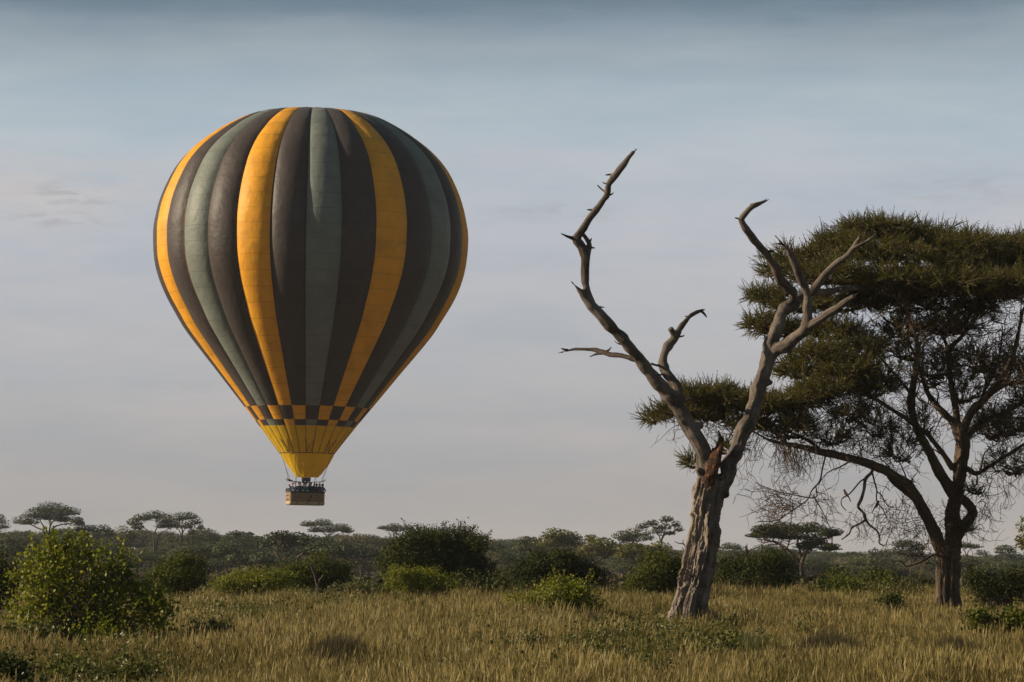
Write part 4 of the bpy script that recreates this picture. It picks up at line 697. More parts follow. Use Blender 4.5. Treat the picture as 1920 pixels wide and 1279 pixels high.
# bare twigs in and under the crown
def twigs(geo, zone, n, rs, droop=.0, ln=(.5, 1.2), r=.011, lean=(0, 0, 0), side=3):
    cx, cy, rx, ry, dz, rz = zone
    for _ in range(n):
        q = norm(rs.normal(size=3)) * rs.uniform(0, 1) ** .4; p = P(cx + q[0] * rx, cy - q[2] * ry, DA + dz + q[1] * rz); dv = norm(rs.normal(size=3) + np.array([0, 0, -droop]) + np.array(lean)); L = rs.uniform(*ln); pts = [p]
        for k in range(5):
            dv = norm(dv + rs.normal(0, .33, 3) + np.array([0, 0, -droop * .12])); pts.append(pts[-1] + dv * L / 5)
        pts = np.array(pts); geo.add(*tube(pts, np.linspace(r, r * .4, 6), 3))
        for k in range(side):
            i_ = rs.integers(1, 6); e = norm(dv * .5 + rs.normal(size=3)) * L * rs.uniform(.2, .45); mid = pts[i_] + e * .5 + rs.normal(0, .03, 3); geo.add(*tube(np.array([pts[i_], mid, pts[i_] + e]), [r * .6, r * .5, r * .3], 3))
Z = [((1690, 640, 60, 50, 0, 2.5), 110, 0), ((1800, 640, 80, 60, 0, 3), 190, 0), ((1880, 640, 60, 60, 0, 3), 150, 0), ((1850, 760, 80, 70, 0, 3), 190, .2), ((1890, 850, 50, 60, -.5, 2.5), 120, .3),
     ((1640, 770, 60, 55, -1.8, 1.6), 170, .6), ((1600, 720, 60, 40, -2, 1.6), 90, .3), ((1680, 830, 50, 40, -1.2, 1.4), 100, .3), ((1620, 840, 50, 22, -1.8, 1), 90, -.3), ((1720, 760, 40, 60, -1, 1.5), 70, .2),
     ((1490, 838, 44, 10, -2, .8), 130, 2.6), ((1560, 800, 50, 35, -2, 1.2), 120, .8), ((1420, 820, 50, 25, -1.6, 1.2), 80, 1.0), ((1320, 790, 70, 18, -1, 1.4), 70, .5), ((1390, 900, 20, 40, -1.6, .8), 14, 1.6),
     ((1665, 950, 34, 50, -1.3, .9), 60, 1.2), ((1700, 970, 36, 50, -1.0, 1), 60, .2), ((1735, 1000, 36, 50, -.4, .9), 70, .3), ((1735, 1030, 26, 30, -.5, .7), 45, .5), ((1800, 985, 34, 45, -.3, .7), 70, .1), ((1835, 985, 28, 40, 0, .9), 24, -.1), ((1860, 920, 45, 40, -.6, 1.5), 40, .8)]
def offshoots(geo, lines, rs, per_m=1.5):
    """side branches growing out of the limbs, each forking into twigs"""
    for (nm, mt, _, rows) in lines:
        if nm not in ('limb', 'branch') or rows[0][1] > 960 and nm == 'branch': continue
        w = np.array([np.append(P(r[0], r[1], DA + r[2]), r[3] * mA) for r in rows]); s = spline(w, 4); T_ = norm(np.gradient(s[:, :3], axis=0)); L_ = np.linalg.norm(np.diff(s[:, :3], axis=0), axis=1).sum(); n = int(L_ * per_m)
        for _ in range(n):
            i_ = rs.integers(int(len(s) * .3), len(s)); p = s[i_, :3]
            if p[2] < ab[2] + 3.4: continue
            dv = norm(T_[i_] * .7 + rs.normal(0, .75, 3) + np.array([0, 0, .15])); L = rs.uniform(.7, 1.9); r0 = min(s[i_, 3] * .6, .028); pts = [p]
            for k in range(7): dv = norm(dv + rs.normal(0, .24, 3)); pts.append(pts[-1] + dv * L / 7)
            pts = np.array(pts); geo.add(*tube(pts, np.linspace(max(r0, .012), .006, 8), 4))
            for k in range(9):
                j_ = rs.integers(1, 8); d2 = norm(dv * .5 + rs.normal(size=3)); l2 = L * rs.uniform(.2, .5); q = [pts[j_]]
                for _k in range(4): d2 = norm(d2 + rs.normal(0, .35, 3)); q.append(q[-1] + d2 * l2 / 4)
                q = np.array(q); geo.add(*tube(q, np.linspace(.009, .004, 5), 3))
                for _k in range(3): e = norm(d2 + rs.normal(size=3)) * l2 * rs.uniform(.2, .5); a_ = q[rs.integers(1, 5)]; geo.add(*tube(np.array([a_, a_ + e * .5 + rs.normal(0, .02, 3), a_ + e]), [.006, .005, .003], 3))
offshoots(tg, AL, rs)
for z, n, dr in Z: twigs(tg, z, int(n * .55), rs, dr)
twigs(tg, (1470, 945, 45, 30, -2.6, .7), 70, rs, .1, (.5, 1.0), .013, (-1.1, 0, .1)); twigs(tg, (1535, 945, 30, 40, -2, .6), 34, rs, 1.0, (.4, .8), .010); twigs(tg, (1610, 980, 26, 40, -2.1, .4), 22, rs, 1.0, (.3, .7), .010)
tv, tf = tg.arrays(); obj('twigs', tv, tf, M['twig'], live, False, ab)

# two small birds perched on the hanging dead branch
def bird(label, px, py, dz, cb, cw, face, s=1.0):
    B = P(px, py, DA + dz); r = empty('bird', B, label, 'bird'); up = np.array([0, 0, 1.]); f = np.array([face, 0, 0.]); g = Geo()
    rows = [(-.10, -.09, .012), (-.06, -.05, .030), (-.02, .0, .045), (.01, .05, .044), (.025, .085, .030), (.03, .105, .033), (.035, .13, .026), (.036, .148, .008)]
    p = np.array([f * a * s + up * (b + .05) * s for a, b, _ in rows]); g.add(*tube(p, [q[2] * s for q in rows], 10)); V, Fc = g.arrays(); obj('body', V, Fc, cb, r, True)
    t = np.array([f * -.08 * s + up * -.02 * s, f * -.12 * s + up * -.09 * s, f * -.15 * s + up * -.17 * s]); V, Fc = tube(t, [.02 * s, .016 * s, .012 * s], 5); V[:, 1] *= 1.6; obj('tail', V, Fc, cw, r, True)
    bk = np.array([f * .055 * s + up * .172 * s, f * .085 * s + up * .168 * s]); obj('beak', *tube(bk, [.008 * s, .002 * s], 5), M['char_wood'], r, True)
    for sd in (-1, 1):
        w = np.array([f * .02 * s + up * .10 * s + np.array([0, sd * .04 * s, 0]), f * -.04 * s + up * .03 * s + np.array([0, sd * .045 * s, 0]), f * -.10 * s + up * -.05 * s + np.array([0, sd * .02 * s, 0])]); obj('wing', *tube(w, [.016 * s, .022 * s, .005 * s], 6), cw, r, True)
        lg_ = np.array([[0, sd * .014 * s, .02 * s], [0, sd * .014 * s, -.02 * s]]); obj('leg', *tube(lg_, [.005, .004], 4), M['char_wood'], r, True)
bird('small reddish-brown bird perched on a thin side twig of the hanging dead branch', 1585.5, 930, -2.2, plain_mat('rufous_feather', (.16, .085, .07)), plain_mat('brown_feather', (.09, .055, .045)), -1)
bird('small dark violet-blue bird perched among dark hanging twigs', 1645, 951, -1.4, plain_mat('violet_feather', (.035, .025, .10)), plain_mat('blue_feather', (.02, .025, .09)), 1)

# ---------------------------------------------------------------- hot-air balloon
DB = 254.0; mB = DB / F_PX
b0 = P(572, 947.5, DB)
bal = empty('hot_air_balloon', b0, 'hot-air balloon in yellow, dark brown and grey-green stripes carrying a crowded wicker basket', 'balloon')
bal.rotation_euler = (0, math.radians(.9), 0)
def fabric(name, c, seam=.45, trans=.22, stain=.22):
    m, t, b = mat_new(name); L = t.links.new; c = np.array(c)
    tcn = node(t, 'ShaderNodeTexCoord'); sp = node(t, 'ShaderNodeSeparateXYZ'); L(tcn.outputs['Object'], sp.inputs[0])
    nz = node(t, 'ShaderNodeTexNoise'); nz.inputs['Scale'].default_value = .55; nz.inputs['Detail'].default_value = 9; nz.inputs['Roughness'].default_value = .65; L(tcn.outputs['Object'], nz.inputs['Vector'])
    r = ramp_node(t, [(.30, tuple(c * (1 - stain))), (.5, tuple(c)), (.72, tuple(np.minimum(c * (1 + stain * .8), 1)))]); L(nz.outputs['Fac'], r.inputs[0])
    wob = node(t, 'ShaderNodeTexNoise'); wob.inputs['Scale'].default_value = .35; L(tcn.outputs['Object'], wob.inputs['Vector'])
    a = node(t, 'ShaderNodeMath', operation='MULTIPLY_ADD'); a.inputs[1].default_value = .35; L(wob.outputs['Fac'], a.inputs[0]); L(sp.outputs[2], a.inputs[2])
    d_ = node(t, 'ShaderNodeMath', operation='DIVIDE'); d_.inputs[1].default_value = 1.33; L(a.outputs[0], d_.inputs[0])
    fr = node(t, 'ShaderNodeMath', operation='FRACT'); L(d_.outputs[0], fr.inputs[0])
    lt = node(t, 'ShaderNodeMath', operation='LESS_THAN'); lt.inputs[1].default_value = .035; L(fr.outputs[0], lt.inputs[0])
    mk = node(t, 'ShaderNodeMath', operation='MULTIPLY'); mk.inputs[1].default_value = seam; L(lt.outputs[0], mk.inputs[0])
    mx = node(t, 'ShaderNodeMix', data_type='RGBA'); mx.inputs['B'].default_value = tuple(c * .35) + (1,); L(mk.outputs[0], mx.inputs['Factor']); L(r.outputs[0], mx.inputs['A'])
    col = mx.outputs['Result']; L(col, b.inputs['Base Color']); b.inputs['Roughness'].default_value = .55; b.inputs['Specular IOR Level'].default_value = .3; b.inputs['Sheen Weight'].default_value = .05
    n2 = node(t, 'ShaderNodeTexNoise'); n2.inputs['Scale'].default_value = 1.6; n2.inputs['Detail'].default_value = 5; L(tcn.outputs['Object'], n2.inputs['Vector'])
    bp = node(t, 'ShaderNodeBump'); bp.inputs['Strength'].default_value = .6; bp.inputs['Distance'].default_value = .10; L(n2.outputs['Fac'], bp.inputs['Height']); L(bp.outputs[0], b.inputs['Normal'])
    tr = node(t, 'ShaderNodeBsdfTranslucent'); ms = node(t, 'ShaderNodeMixShader'); ms.inputs[0].default_value = trans
    L(col, tr.inputs[0]); L(b.outputs[0], ms.inputs[1]); L(tr.outputs[0], ms.inputs[2]); L(ms.outputs[0], t.nodes['Material Output'].inputs[0]); return m
FY = fabric('yellow_fabric', (.88, .40, .018)); FD = fabric('dark_brown_fabric', (.052, .040, .036), .5, .10); FG = fabric('grey_green_fabric', (.165, .190, .165), .5, .12); FS = fabric('mouth_yellow_fabric', (.95, .60, .010), .15, .42, .12)
PR = np.array([(205, 8), (205.6, 45), (208, 75), (214, 110), (221, 131), (231.6, 152), (249, 181), (283, 224.5), (317, 254), (352, 272.5), (386, 285.5), (421, 293), (445, 295), (490, 292.5), (524, 284), (558, 269.5), (593, 249.5), (620, 233), (660, 202), (700, 170), (765, 118), (801, 89.5), (850, 52)])
CT = 1.0
def prof(y):                                        # radius in px at picture row y (smooth)
    return np.interp(y, PRS[:, 0], PRS[:, 1])
PRS = spline(PR, 6)
NG = 28; A0 = math.radians(2.1); DAz = 2 * math.pi / NG
axis_x = 1.5                                        # px right of the basket centre at the mouth
def gore_strip(k, y0, y1, rows, cols, rs_amp):
    # rows follow the arc length of the profile
    ys = np.linspace(y0, y1, 400); rr = prof(ys); s = np.concatenate([[0], np.cumsum(np.hypot(np.diff(ys), np.diff(rr)))]); ya = np.interp(np.linspace(0, s[-1], rows), s, ys); ra = prof(ya)
    t = np.linspace(0, 1, cols); A = A0 + (k + t) * DAz
    tn = np.stack([np.gradient(ra), np.gradient(-ya)], -1); tn /= np.linalg.norm(tn, axis=1, keepdims=True); nr, nz_ = -tn[:, 1] * -1, tn[:, 0]
    nr, nz_ = np.abs(tn[:, 1]), np.where(ya < 445, np.abs(tn[:, 0]), -np.abs(tn[:, 0]))
    w = ra * DAz; bul = w * np.interp(ya, [205, 230, 300, 450, 620, 765, 801, 850], [.05, .085, .13, .13, .115, .065, .045, .03]) * rs_amp
    sh = (4 * t * (1 - t)) ** .75
    B = bul[:, None] * sh[None, :]; R = (ra - .85 * bul)[:, None] + B * nr[:, None]; Zp = (947.5 - ya)[:, None] + B * nz_[:, None]
    wr = vnoise(np.stack([np.broadcast_to(A[None] * 9, R.shape).ravel(), (Zp * .02).ravel(), np.full(R.size, k * 1.7)], -1), 2).reshape(R.shape) * .8 * np.sin(np.pi * t)[None]; R = R + wr * np.interp(ya, [205, 260, 850], [0, 1, .6])[:, None]
    X = (R * np.sin(A)[None] + axis_x) * mB; Yc = -R * np.cos(A)[None] * mB; V = np.stack([X, Yc, Zp * mB], -1).reshape(-1, 3)
    i, j = np.meshgrid(np.arange(rows - 1), np.arange(cols - 1), indexing='ij'); q = np.stack([i * cols + j, (i + 1) * cols + j, (i + 1) * cols + j + 1, i * cols + j + 1], -1).reshape(-1, 4)
    return V, quads2tris(q)
rs = np.random.default_rng(77)
for k in range(NG):
    kk = k if k <= 13 else k - 28; base_m = {0: FG, 1: FD, 2: FY, 3: FD}[kk % 4]; amp = rs.uniform(.8, 1.15) * (1.25 if kk in (-1, -2, -4) else 1)
    g = obj('gore', *gore_strip(k, 205, 765, 64, 13, amp), base_m, bal, True); g['label'] = {0: 'grey-green gore', 1: 'dark brown gore', 2: 'yellow gore', 3: 'dark brown gore'}[kk % 4]
    obj('checker_panel', *gore_strip(k, 765, 790, 4, 9, 1), FY if kk % 2 else FD, g, True)
    obj('checker_panel', *gore_strip(k, 790, 801, 3, 9, 1), base_m, g, True)
    obj('mouth_panel', *gore_strip(k, 801, 850, 6, 9, 1), FS, g, True)
TAPE = plain_mat('load_tape_webbing', (.03, .025, .022)); ROPE = plain_mat('cable', (.06, .05, .045)); STEEL = plain_mat('burner_steel', (.16, .16, .165), .45, .7); DARKP = plain_mat('dark_padding', (.03, .032, .045))
ya = np.concatenate([np.linspace(205, 230, 8), np.linspace(240, 850, 40)])
bulk = np.interp(ya, [205, 230, 300, 450, 620, 765, 801, 850], [.05, .085, .13, .13, .115, .065, .045, .03]); ra_ = prof(ya); rr = ra_ - .85 * ra_ * DAz * bulk - .2
for k in range(NG):
    A = A0 + k * DAz; p = np.stack([(rr * math.sin(A) + axis_x) * mB, -rr * math.cos(A) * mB, (947.5 - ya) * mB], -1); obj('load_tape', *tube(p, np.interp(ya, [205, 760, 800, 850], [.03, .03, .035, .035]), 4), TAPE, bal, True)
# crown ring, mouth ring and scoop
def ring(r, z, rad, n=40, cx=axis_x):
    a = np.linspace(0, 2 * math.pi, n + 1); return tube(np.stack([(np.cos(a) * r + cx) * mB, np.sin(a) * r * mB, np.full(n + 1, z)], -1), np.full(n + 1, rad), 6)
V, Fc = ring(20, (947.5 - 204.6) * mB, .10); obj('crown_ring', V, Fc, TAPE, bal, True)
V, Fc = ball(np.array([axis_x * mB, 0, (947.5 - 206) * mB]), (20 * mB, 20 * mB, .12), 20, 8); obj('crown_cap', V, Fc, FD, bal, True)
V, Fc = ring(51.6, (947.5 - 850.5) * mB, .035); obj('mouth_ring', V, Fc, TAPE, bal, True)
na, nzr = 49, 14; rows = []
for q in range(nzr):
    t = q / (nzr - 1)
    for a in np.linspace(-math.pi * .80, math.pi * .80, na):
        fa = abs(a) / (math.pi * .80); yb_ = 895.5 - 34 * max(0, fa - .55) ** 1.2 * 2; y = 851 + (yb_ - 851) * t
        tt = (y - 851) / 44.5; r = 51 * (1 - tt) + 19.5 * tt + 2.2 * math.sin(math.pi * tt) * (1 + .6 * math.sin(a)); r += .9 * math.sin(a * 9 + 3 * t) * t + .7 * math.sin(a * 17 + 5 * t)
        if t > .9: r += .8 * math.sin(a * 12)
        rows.append([(r * math.sin(a) + axis_x + 2 * tt) * mB, -r * math.cos(a) * mB, (947.5 - y) * mB])
i, j = np.meshgrid(np.arange(nzr - 1), np.arange(na - 1), indexing='ij'); q = np.stack([i * na + j, (i + 1) * na + j, (i + 1) * na + j + 1, i * na + j + 1], -1).reshape(-1, 4)
sco = obj('scoop', rows, quads2tris(q), FS, bal, True); sco['label'] = 'yellow fabric scoop below the balloon mouth'
# crossed rigging lines lying over the yellow cone
for a in (-34, 8, 47):
    for (da0, da1) in ((-7, 4), (7, -4), (-7, -4), (7, 4)):
        p = []
        for t in np.linspace(0, 1, 5):
            y = 826 + (849 - 826) * t; r = prof(y) + 1.0; A = math.radians(a + da0 * (1 - t) + da1 * t); p.append([(r * math.sin(A) + axis_x) * mB, -r * math.cos(A) * mB, (947.5 - y) * mB])
        obj('rigging_line', *tube(p, np.full(5, .016), 4), TAPE, bal, True)
# basket
WICK, tW, bW = mat_new('wicker'); 
def _wicker():
    t, b = tW, bW; L = t.links.new; tcn = node(t, 'ShaderNodeTexCoord'); wv = node(t, 'ShaderNodeTexWave', wave_type='BANDS', bands_direction='Z'); wv.inputs['Scale'].default_value = 6.5; wv.inputs['Distortion'].default_value = 2.5; wv.inputs['Detail'].default_value = 3; L(tcn.outputs['Object'], wv.inputs['Vector'])
    nz = node(t, 'ShaderNodeTexNoise'); nz.inputs['Scale'].default_value = 5; nz.inputs['Detail'].default_value = 6; L(tcn.outputs['Object'], nz.inputs['Vector'])
    mx = node(t, 'ShaderNodeMix', data_type='FLOAT'); mx.inputs['Factor'].default_value = .55; L(wv.outputs['Fac'], mx.inputs['A']); L(nz.outputs['Fac'], mx.inputs['B'])
    r = ramp_node(t, [(.2, (.10, .055, .028)), (.5, (.24, .145, .078)), (.8, (.38, .25, .14))]); L(mx.outputs['Result'], r.inputs[0]); L(r.outputs[0], b.inputs['Base Color']); b.inputs['Roughness'].default_value = .7
    bp = node(t, 'ShaderNodeBump'); bp.inputs['Strength'].default_value = .7; bp.inputs['Distance'].default_value = .03; L(mx.outputs['Result'], bp.inputs['Height']); L(bp.outputs[0], b.inputs['Normal'])
_wicker()
HIDE = plain_mat('pale_hide', (.40, .30, .18), .7); STRAP = plain_mat('leather_strap', (.22, .15, .09), .6); HOLE = plain_mat('step_hole_shade', (.02, .013, .01))
INK = plain_mat('brown_lettering', (.20, .055, .03), .7)
BL, BW_, BH = 3.22, 1.65, 1.18; TH = math.radians(17)
def rrect(l, w, r, n=5):
    o = []
    for cx, cy, a0 in ((1, 1, 0), (-1, 1, 90), (-1, -1, 180), (1, -1, 270)):
        for a in np.linspace(0, 90, n): o.append([cx * (l / 2 - r) + r * math.cos(math.radians(a0 + a)), cy * (w / 2 - r) + r * math.sin(math.radians(a0 + a))])
    return np.array(o)
def loft(rings, close=True):
    n = len(rings[0]); V = np.concatenate(rings); m_ = len(rings); i, j = np.meshgrid(np.arange(m_ - 1), np.arange(n), indexing='ij'); j2 = (j + 1) % n
    return V, quads2tris(np.stack([i * n + j, i * n + j2, (i + 1) * n + j2, (i + 1) * n + j], -1).reshape(-1, 4))
def ringat(l, w, r, z): p = rrect(l, w, r); return np.column_stack([p, np.full(len(p), z)])
bsk = obj('basket', *loft([ringat(BL - .12, BW_ - .12, .16, .03), ringat(BL - .04, BW_ - .04, .18, .05), ringat(BL, BW_, .18, .5), ringat(BL + .03, BW_ + .03, .18, BH - .03), ringat(BL - .08, BW_ - .08, .14, BH - .02), ringat(BL - .12, BW_ - .12, .14, .12), ringat(.02, .02, .005, .12)]), WICK, bal, True); bsk.rotation_euler = (0, 0, TH); bsk['label'] = 'wicker passenger basket with dark padded rim'
p = rrect(BL, BW_, .18); p = np.vstack([p, p[:1]]); obj('rim', *tube(np.column_stack([p, np.full(len(p), BH)]), np.full(len(p), .065), 8), DARKP, bsk, True)
def hb(o_, c, s, mt, nm): return obj(nm, *box(c, s), mt, bsk)
obj('base_band', *loft([ringat(BL - .02, BW_ - .02, .185, .045), ringat(BL + .035, BW_ + .035, .19, .06), ringat(BL + .035, BW_ + .035, .19, .30), ringat(BL + .005, BW_ + .005, .18, .315)]), HIDE, bsk, True)
obj('floor_board', *box((0, 0, .02), (BL - .16, BW_ - .16, .05)), STRAP, bsk)
for sx in (-.95, .02, 1.1):
    for sy in (-1, 1): hb(bsk, (sx, sy * (BW_ / 2 + .03), .58), (.09, .035, 1.06), STRAP, 'strap')
for sx in (-1, 1): hb(bsk, (sx * (BL / 2 - .14), -BW_ / 2 - .026, .58), (.07, .03, 1.06), HIDE, 'strap')
for (cx, cz) in ((.32, .78), (.14, .42)): hb(bsk, (cx, -BW_ / 2 - .012, cz), (.15, .03, .15), HOLE, 'step_hole')  # near-black plates on the wicker, painting the shade inside the step holes
for cz in (.84, .50):                                  # two rows of brown lettering on the sunlit end, too small to read
    for q, (cy, hh) in enumerate(((-.42, .12), (-.27, .10), (-.12, .12), (.05, .12), (.2, .1), (.36, .12))): hb(bsk, (-BL / 2 - .018, cy, cz), (.03, .085, hh), INK, 'lettering')
# burner frame, burners, supports, cables
zf_ = (947.5 - 904.5) * mB; c, s = math.cos(TH), math.sin(TH)
def bp_(u, v, z): return np.array([u * c - v * s, u * s + v * c, z])
for v in (-.35, .35):
    pts = [bp_(u, v, zf_ + .05 * abs(u) ** 1.5 + (.14 if abs(u) > 1.7 else 0)) for u in (-1.78, -1.55, -1.0, -.5, 0, .5, 1.0, 1.55, 1.78)]; obj('frame_bar', *tube(pts, np.full(9, .028), 6), STEEL, bal, True)
for u in (-.55, .55): obj('frame_bar', *tube([bp_(u, -.4, zf_), bp_(u, .4, zf_)], [.028, .028], 6), STEEL, bal, True)
obj('frame_pad', *tube([bp_(-1.8, -.35, zf_ + .28), bp_(-1.5, -.35, zf_ + .14), bp_(-1.25, -.35, zf_ + .09)], [.05, .08, .04], 8), plain_mat('pad_leather', (.12, .05, .04)), bal, True)
for (u, v) in ((-.28, -.14), (.02, -.14), (.3, -.14), (-.14, .16), (.18, .16)):
    bz = np.array([bp_(u, v, zf_ - .1), bp_(u, v, zf_ + .08), bp_(u, v, zf_ + .1), bp_(u, v, zf_ + .42), bp_(u, v, zf_ + .44)]); bn = obj('burner', *tube(bz, [.07, .07, .12, .13, .12], 12), STEEL, bal, True)
    a = np.linspace(0, 6.28, 13); obj('burner_coil', *tube(np.array([bp_(u + .14 * math.cos(q), v + .14 * math.sin(q), zf_ + .3) for q in a]), np.full(13, .02), 5), plain_mat('coil_brass', (.35, .25, .12), .4, .8) if u < -.25 else STEEL, bn, True)
for (u0, v0, u1, v1) in ((-1.45, -.68, -.9, -.35), (1.45, -.68, .9, -.35), (-1.45, .68, -.9, .35), (1.45, .68, .9, .35), (-.55, -.68, -.05, -.35), (.45, -.68, -.05, -.35), (-.5, .68, 0, .35), (.5, .68, 0, .35)):
    obj('support_pole', *tube([bp_(u0, v0, BH - .05), bp_(u1, v1, zf_)], [.03, .03], 6), STEEL if abs(u0) > 1 else DARKP, bal, True)
for a in np.arange(8) * 45 + 22:
    A = math.radians(a); e = np.array([(52 * math.sin(A) + axis_x) * mB, -52 * math.cos(A) * mB, (947.5 - 850.5) * mB]); st = bp_(1.45 * (1 if math.sin(A) > 0 else -1) * (1 if abs(math.sin(A)) > .5 else .6), -.35 * (1 if math.cos(A) > 0 else -1), zf_ + .06)
    obj('cable', *tube([st, (st + e) / 2, e], [.016] * 3, 4), ROPE, bal, True)

# ---------------------------------------------------------------- passengers
bpy.context.view_layer.update()
MW = Matrix.Translation(Vector(b0)) @ bal.rotation_euler.to_matrix().to_4x4() @ Matrix.Rotation(TH, 4, 'Z')
SKIN = [plain_mat('skin_fair', (.42, .25, .18)), plain_mat('skin_brown', (.16, .085, .055))]; HAIR = [plain_mat('hair_dark', (.03, .018, .012)), plain_mat('hair_red_brown', (.10, .035, .02)), plain_mat('hair_fair', (.30, .2, .1))]; TROU = plain_mat('trousers', (.06, .055, .05)); EYE = plain_mat('eye', (.01, .01, .01)); LIP = plain_mat('lip', (.25, .08, .07))
def cloth(c): return plain_mat('cloth', c, .85)
def person(label, u, v, face, coat, pose, hair=0, skin=0, h=1.0, hat=None, scarf=None):
    loc = MW @ Vector((u, v, .125)); r = empty('person', loc, label, 'person', 'passengers in the balloon basket'); r.rotation_euler = (0, 0, TH + face)
    sh, hip, hd = 1.43, .95, 1.62; arms = {'down': ((.24, 0, 1.15), (.22, -.22, 1.02)), 'rim': ((.27, -.10, 1.18), (.18, -.34, 1.12)), 'camera': ((.27, -.18, 1.27), (.07, -.30, 1.55)), 'up': ((.30, -.10, 1.55), (.24, -.20, 1.82)), 'oneup': ((.27, -.10, 1.18), (.18, -.34, 1.12))}
    def arm(sd, ex=0):
        pz = arms['up'] if pose == 'oneup' and sd > 0 else arms[pose]; e, w = np.array(pz[0]) * [sd, 1, 1], np.array(pz[1]) * [sd, 1, 1]; return np.array([[sd * .12, 0, 1.40], [sd * .19, 0, 1.40], e, w])
    g = Geo()
    for sd in (-1, 1):
        g.add(*tube([[sd * .09, 0, .97], [sd * .10, -.01, .5], [sd * .10, 0, .08]], [.085, .06, .045], 8)); g.add(*tube([[sd * .10, .05, .05], [sd * .11, -.17, .04]], [.045, .035], 8))
        a = spline(np.column_stack([arm(sd), [.05, .05, .042, .03]]), 3); g.add(*tube(a[:, :3], a[:, 3], 8)); w, dv = a[-1, :3], norm(a[-1, :3] - a[-3, :3]); g.add(*tube([w - dv * .02, w + dv * .05, w + dv * .085], [.03, .038, .03], 8))
    g.add(*tube([[0, 0, .90], [0, 0, 1.05], [0, 0, 1.25], [0, 0, 1.38], [0, .01, 1.46], [0, 0, 1.53], [0, -.01, 1.58]], [.135, .125, .145, .14, .075, .052, .055], 10)); g.add(*ball((0, -.01, hd + .03), (.075, .092, .115), 12, 10)); g.add(*tube([[0, -.09, hd + .03], [0, -.115, hd + .0]], [.012, .016], 6))
    for sd in (-1, 1): g.add(*ball((sd * .078, .01, hd + .02), (.012, .022, .03), 6, 5))
    V, Fc = remesh(*g.arrays(), .022, 2); body = Geo(); body.add(V, Fc)
    for sd in (-1, 1):                                  # fingers, rooted in the palm
        a = arm(sd); w = a[-1]; dv = norm(a[-1] - a[-2]); sx = norm(np.cross(dv, [0, 0.3, 1.])); pn_ = np.cross(sx, dv)
        for q, (o_, l) in enumerate(((-.024, .055), (-.008, .068), (.008, .064), (.024, .05))): body.add(*tube([w + dv * .07 + sx * o_, w + dv * (.08 + l * .6) + sx * o_, w + dv * (.08 + l * .8) + sx * o_ + pn_ * l * .45], [.009, .0085, .006], 5))
        body.add(*tube([w + dv * .02 + sx * -.028 * sd, w + dv * .055 + sx * -.055 * sd, w + dv * .085 + sx * -.058 * sd], [.011, .0095, .007], 5))
    S = [1, 1, h]; V, Fc = body.arrays(); obj('body', V * S, Fc, SKIN[skin], r, True)
    g = Geo(); g.add(*tube([[0, 0, .86], [0, 0, 1.0], [0, 0, 1.25], [0, 0, 1.39], [0, .01, 1.48]], [.165, .158, .178, .165, .085], 12))
    for sd in (-1, 1): a = spline(np.column_stack([arm(sd), [.075, .075, .062, .045]]), 3)[:-1]; g.add(*tube(a[:, :3], a[:, 3], 8))
    V, Fc = remesh(*g.arrays(), .025, 2); obj('jacket', V * S, Fc, cloth(coat), r, True)
    g = Geo(); g.add(*tube([[0, 0, .84], [0, 0, .96]], [.15, .155], 10))
    for sd in (-1, 1): g.add(*tube([[sd * .09, 0, .95], [sd * .10, -.01, .5], [sd * .10, 0, .1]], [.105, .085, .075], 8))
    V, Fc = remesh(*g.arrays(), .03, 1); obj('trousers', V * S, Fc, TROU, r, True)
    V, Fc = ball((0, .012, hd + .055), (.088, .102, .112), 12, 8); V[:, 2] = np.where((V[:, 1] < -.03) & (V[:, 2] < hd + .09), np.maximum(V[:, 2], hd + .085), V[:, 2]); obj('hair', V * S, Fc, HAIR[hair], r, True)
    if hat is not None: obj('hat', *[a_ if q else a_ * S for q, a_ in enumerate(loft([np.column_stack([np.cos(np.linspace(0, 6.28, 13)[:-1]) * rr_, np.sin(np.linspace(0, 6.28, 13)[:-1]) * rr_, np.full(12, z_)]) for rr_, z_ in ((.17, hd + .075), (.17, hd + .085), (.10, hd + .095), (.095, hd + .17), (.01, hd + .185))]))], cloth(hat), r, True)
    if scarf is not None: V, Fc = tube(np.array([[math.cos(a) * .10, math.sin(a) * .09 - .01, 1.46 + .02 * math.sin(a)] for a in np.linspace(0, 6.28, 13)]), np.full(13, .045), 6); obj('scarf', V * S, Fc, cloth(scarf), r, True)
    for sd in (-1, 1): obj('eye', *ball(np.array([sd * .03, -.088, (hd + .045) * h]), (.010, .006, .007), 6, 4), EYE, r)
    obj('mouth', *tube([[-.022, -.092, (hd - .035) * h], [.022, -.092, (hd - .035) * h]], [.005, .005], 4), LIP, r)
    if pose == 'camera':
        g = Geo(); g.add(*box((0, -.31, 1.60 * h), (.13, .07, .085))); g.add(*box((0, -.31, 1.66 * h), (.05, .05, .03))); g.add(*tube([[0, -.34, 1.60 * h], [0, -.42, 1.60 * h], [0, -.44, 1.60 * h]], [.034, .034, .037], 10)); cm_ = obj('photo_camera', *g.arrays(), DARKP); cm_.location = loc; cm_.rotation_euler = r.rotation_euler; tag(cm_, 'small dark camera held up to the face of the navy passenger', 'camera')
    return r
person('leftmost passenger, in black with white sleeves, at the sunlit basket corner', -1.38, .35, -.4, (.05, .05, .055), 'rim', 0, 0, .97, scarf=(.6, .58, .55))
person('passenger with reddish hair in dark jacket, second from the left corner', -1.22, -.28, .1, (.05, .06, .10), 'down', 1, 0, 1.06)
person('passenger in a bright blue jacket near the left end of the basket', -1.02, -.50, -.1, (.015, .09, .20), 'rim', 1, 0, 1.06, scarf=(.6, .58, .5))
person('passenger in navy raising a camera, left of the teal passenger', -.66, -.45, .2, (.03, .04, .07), 'camera', 0, 0, 1.08)
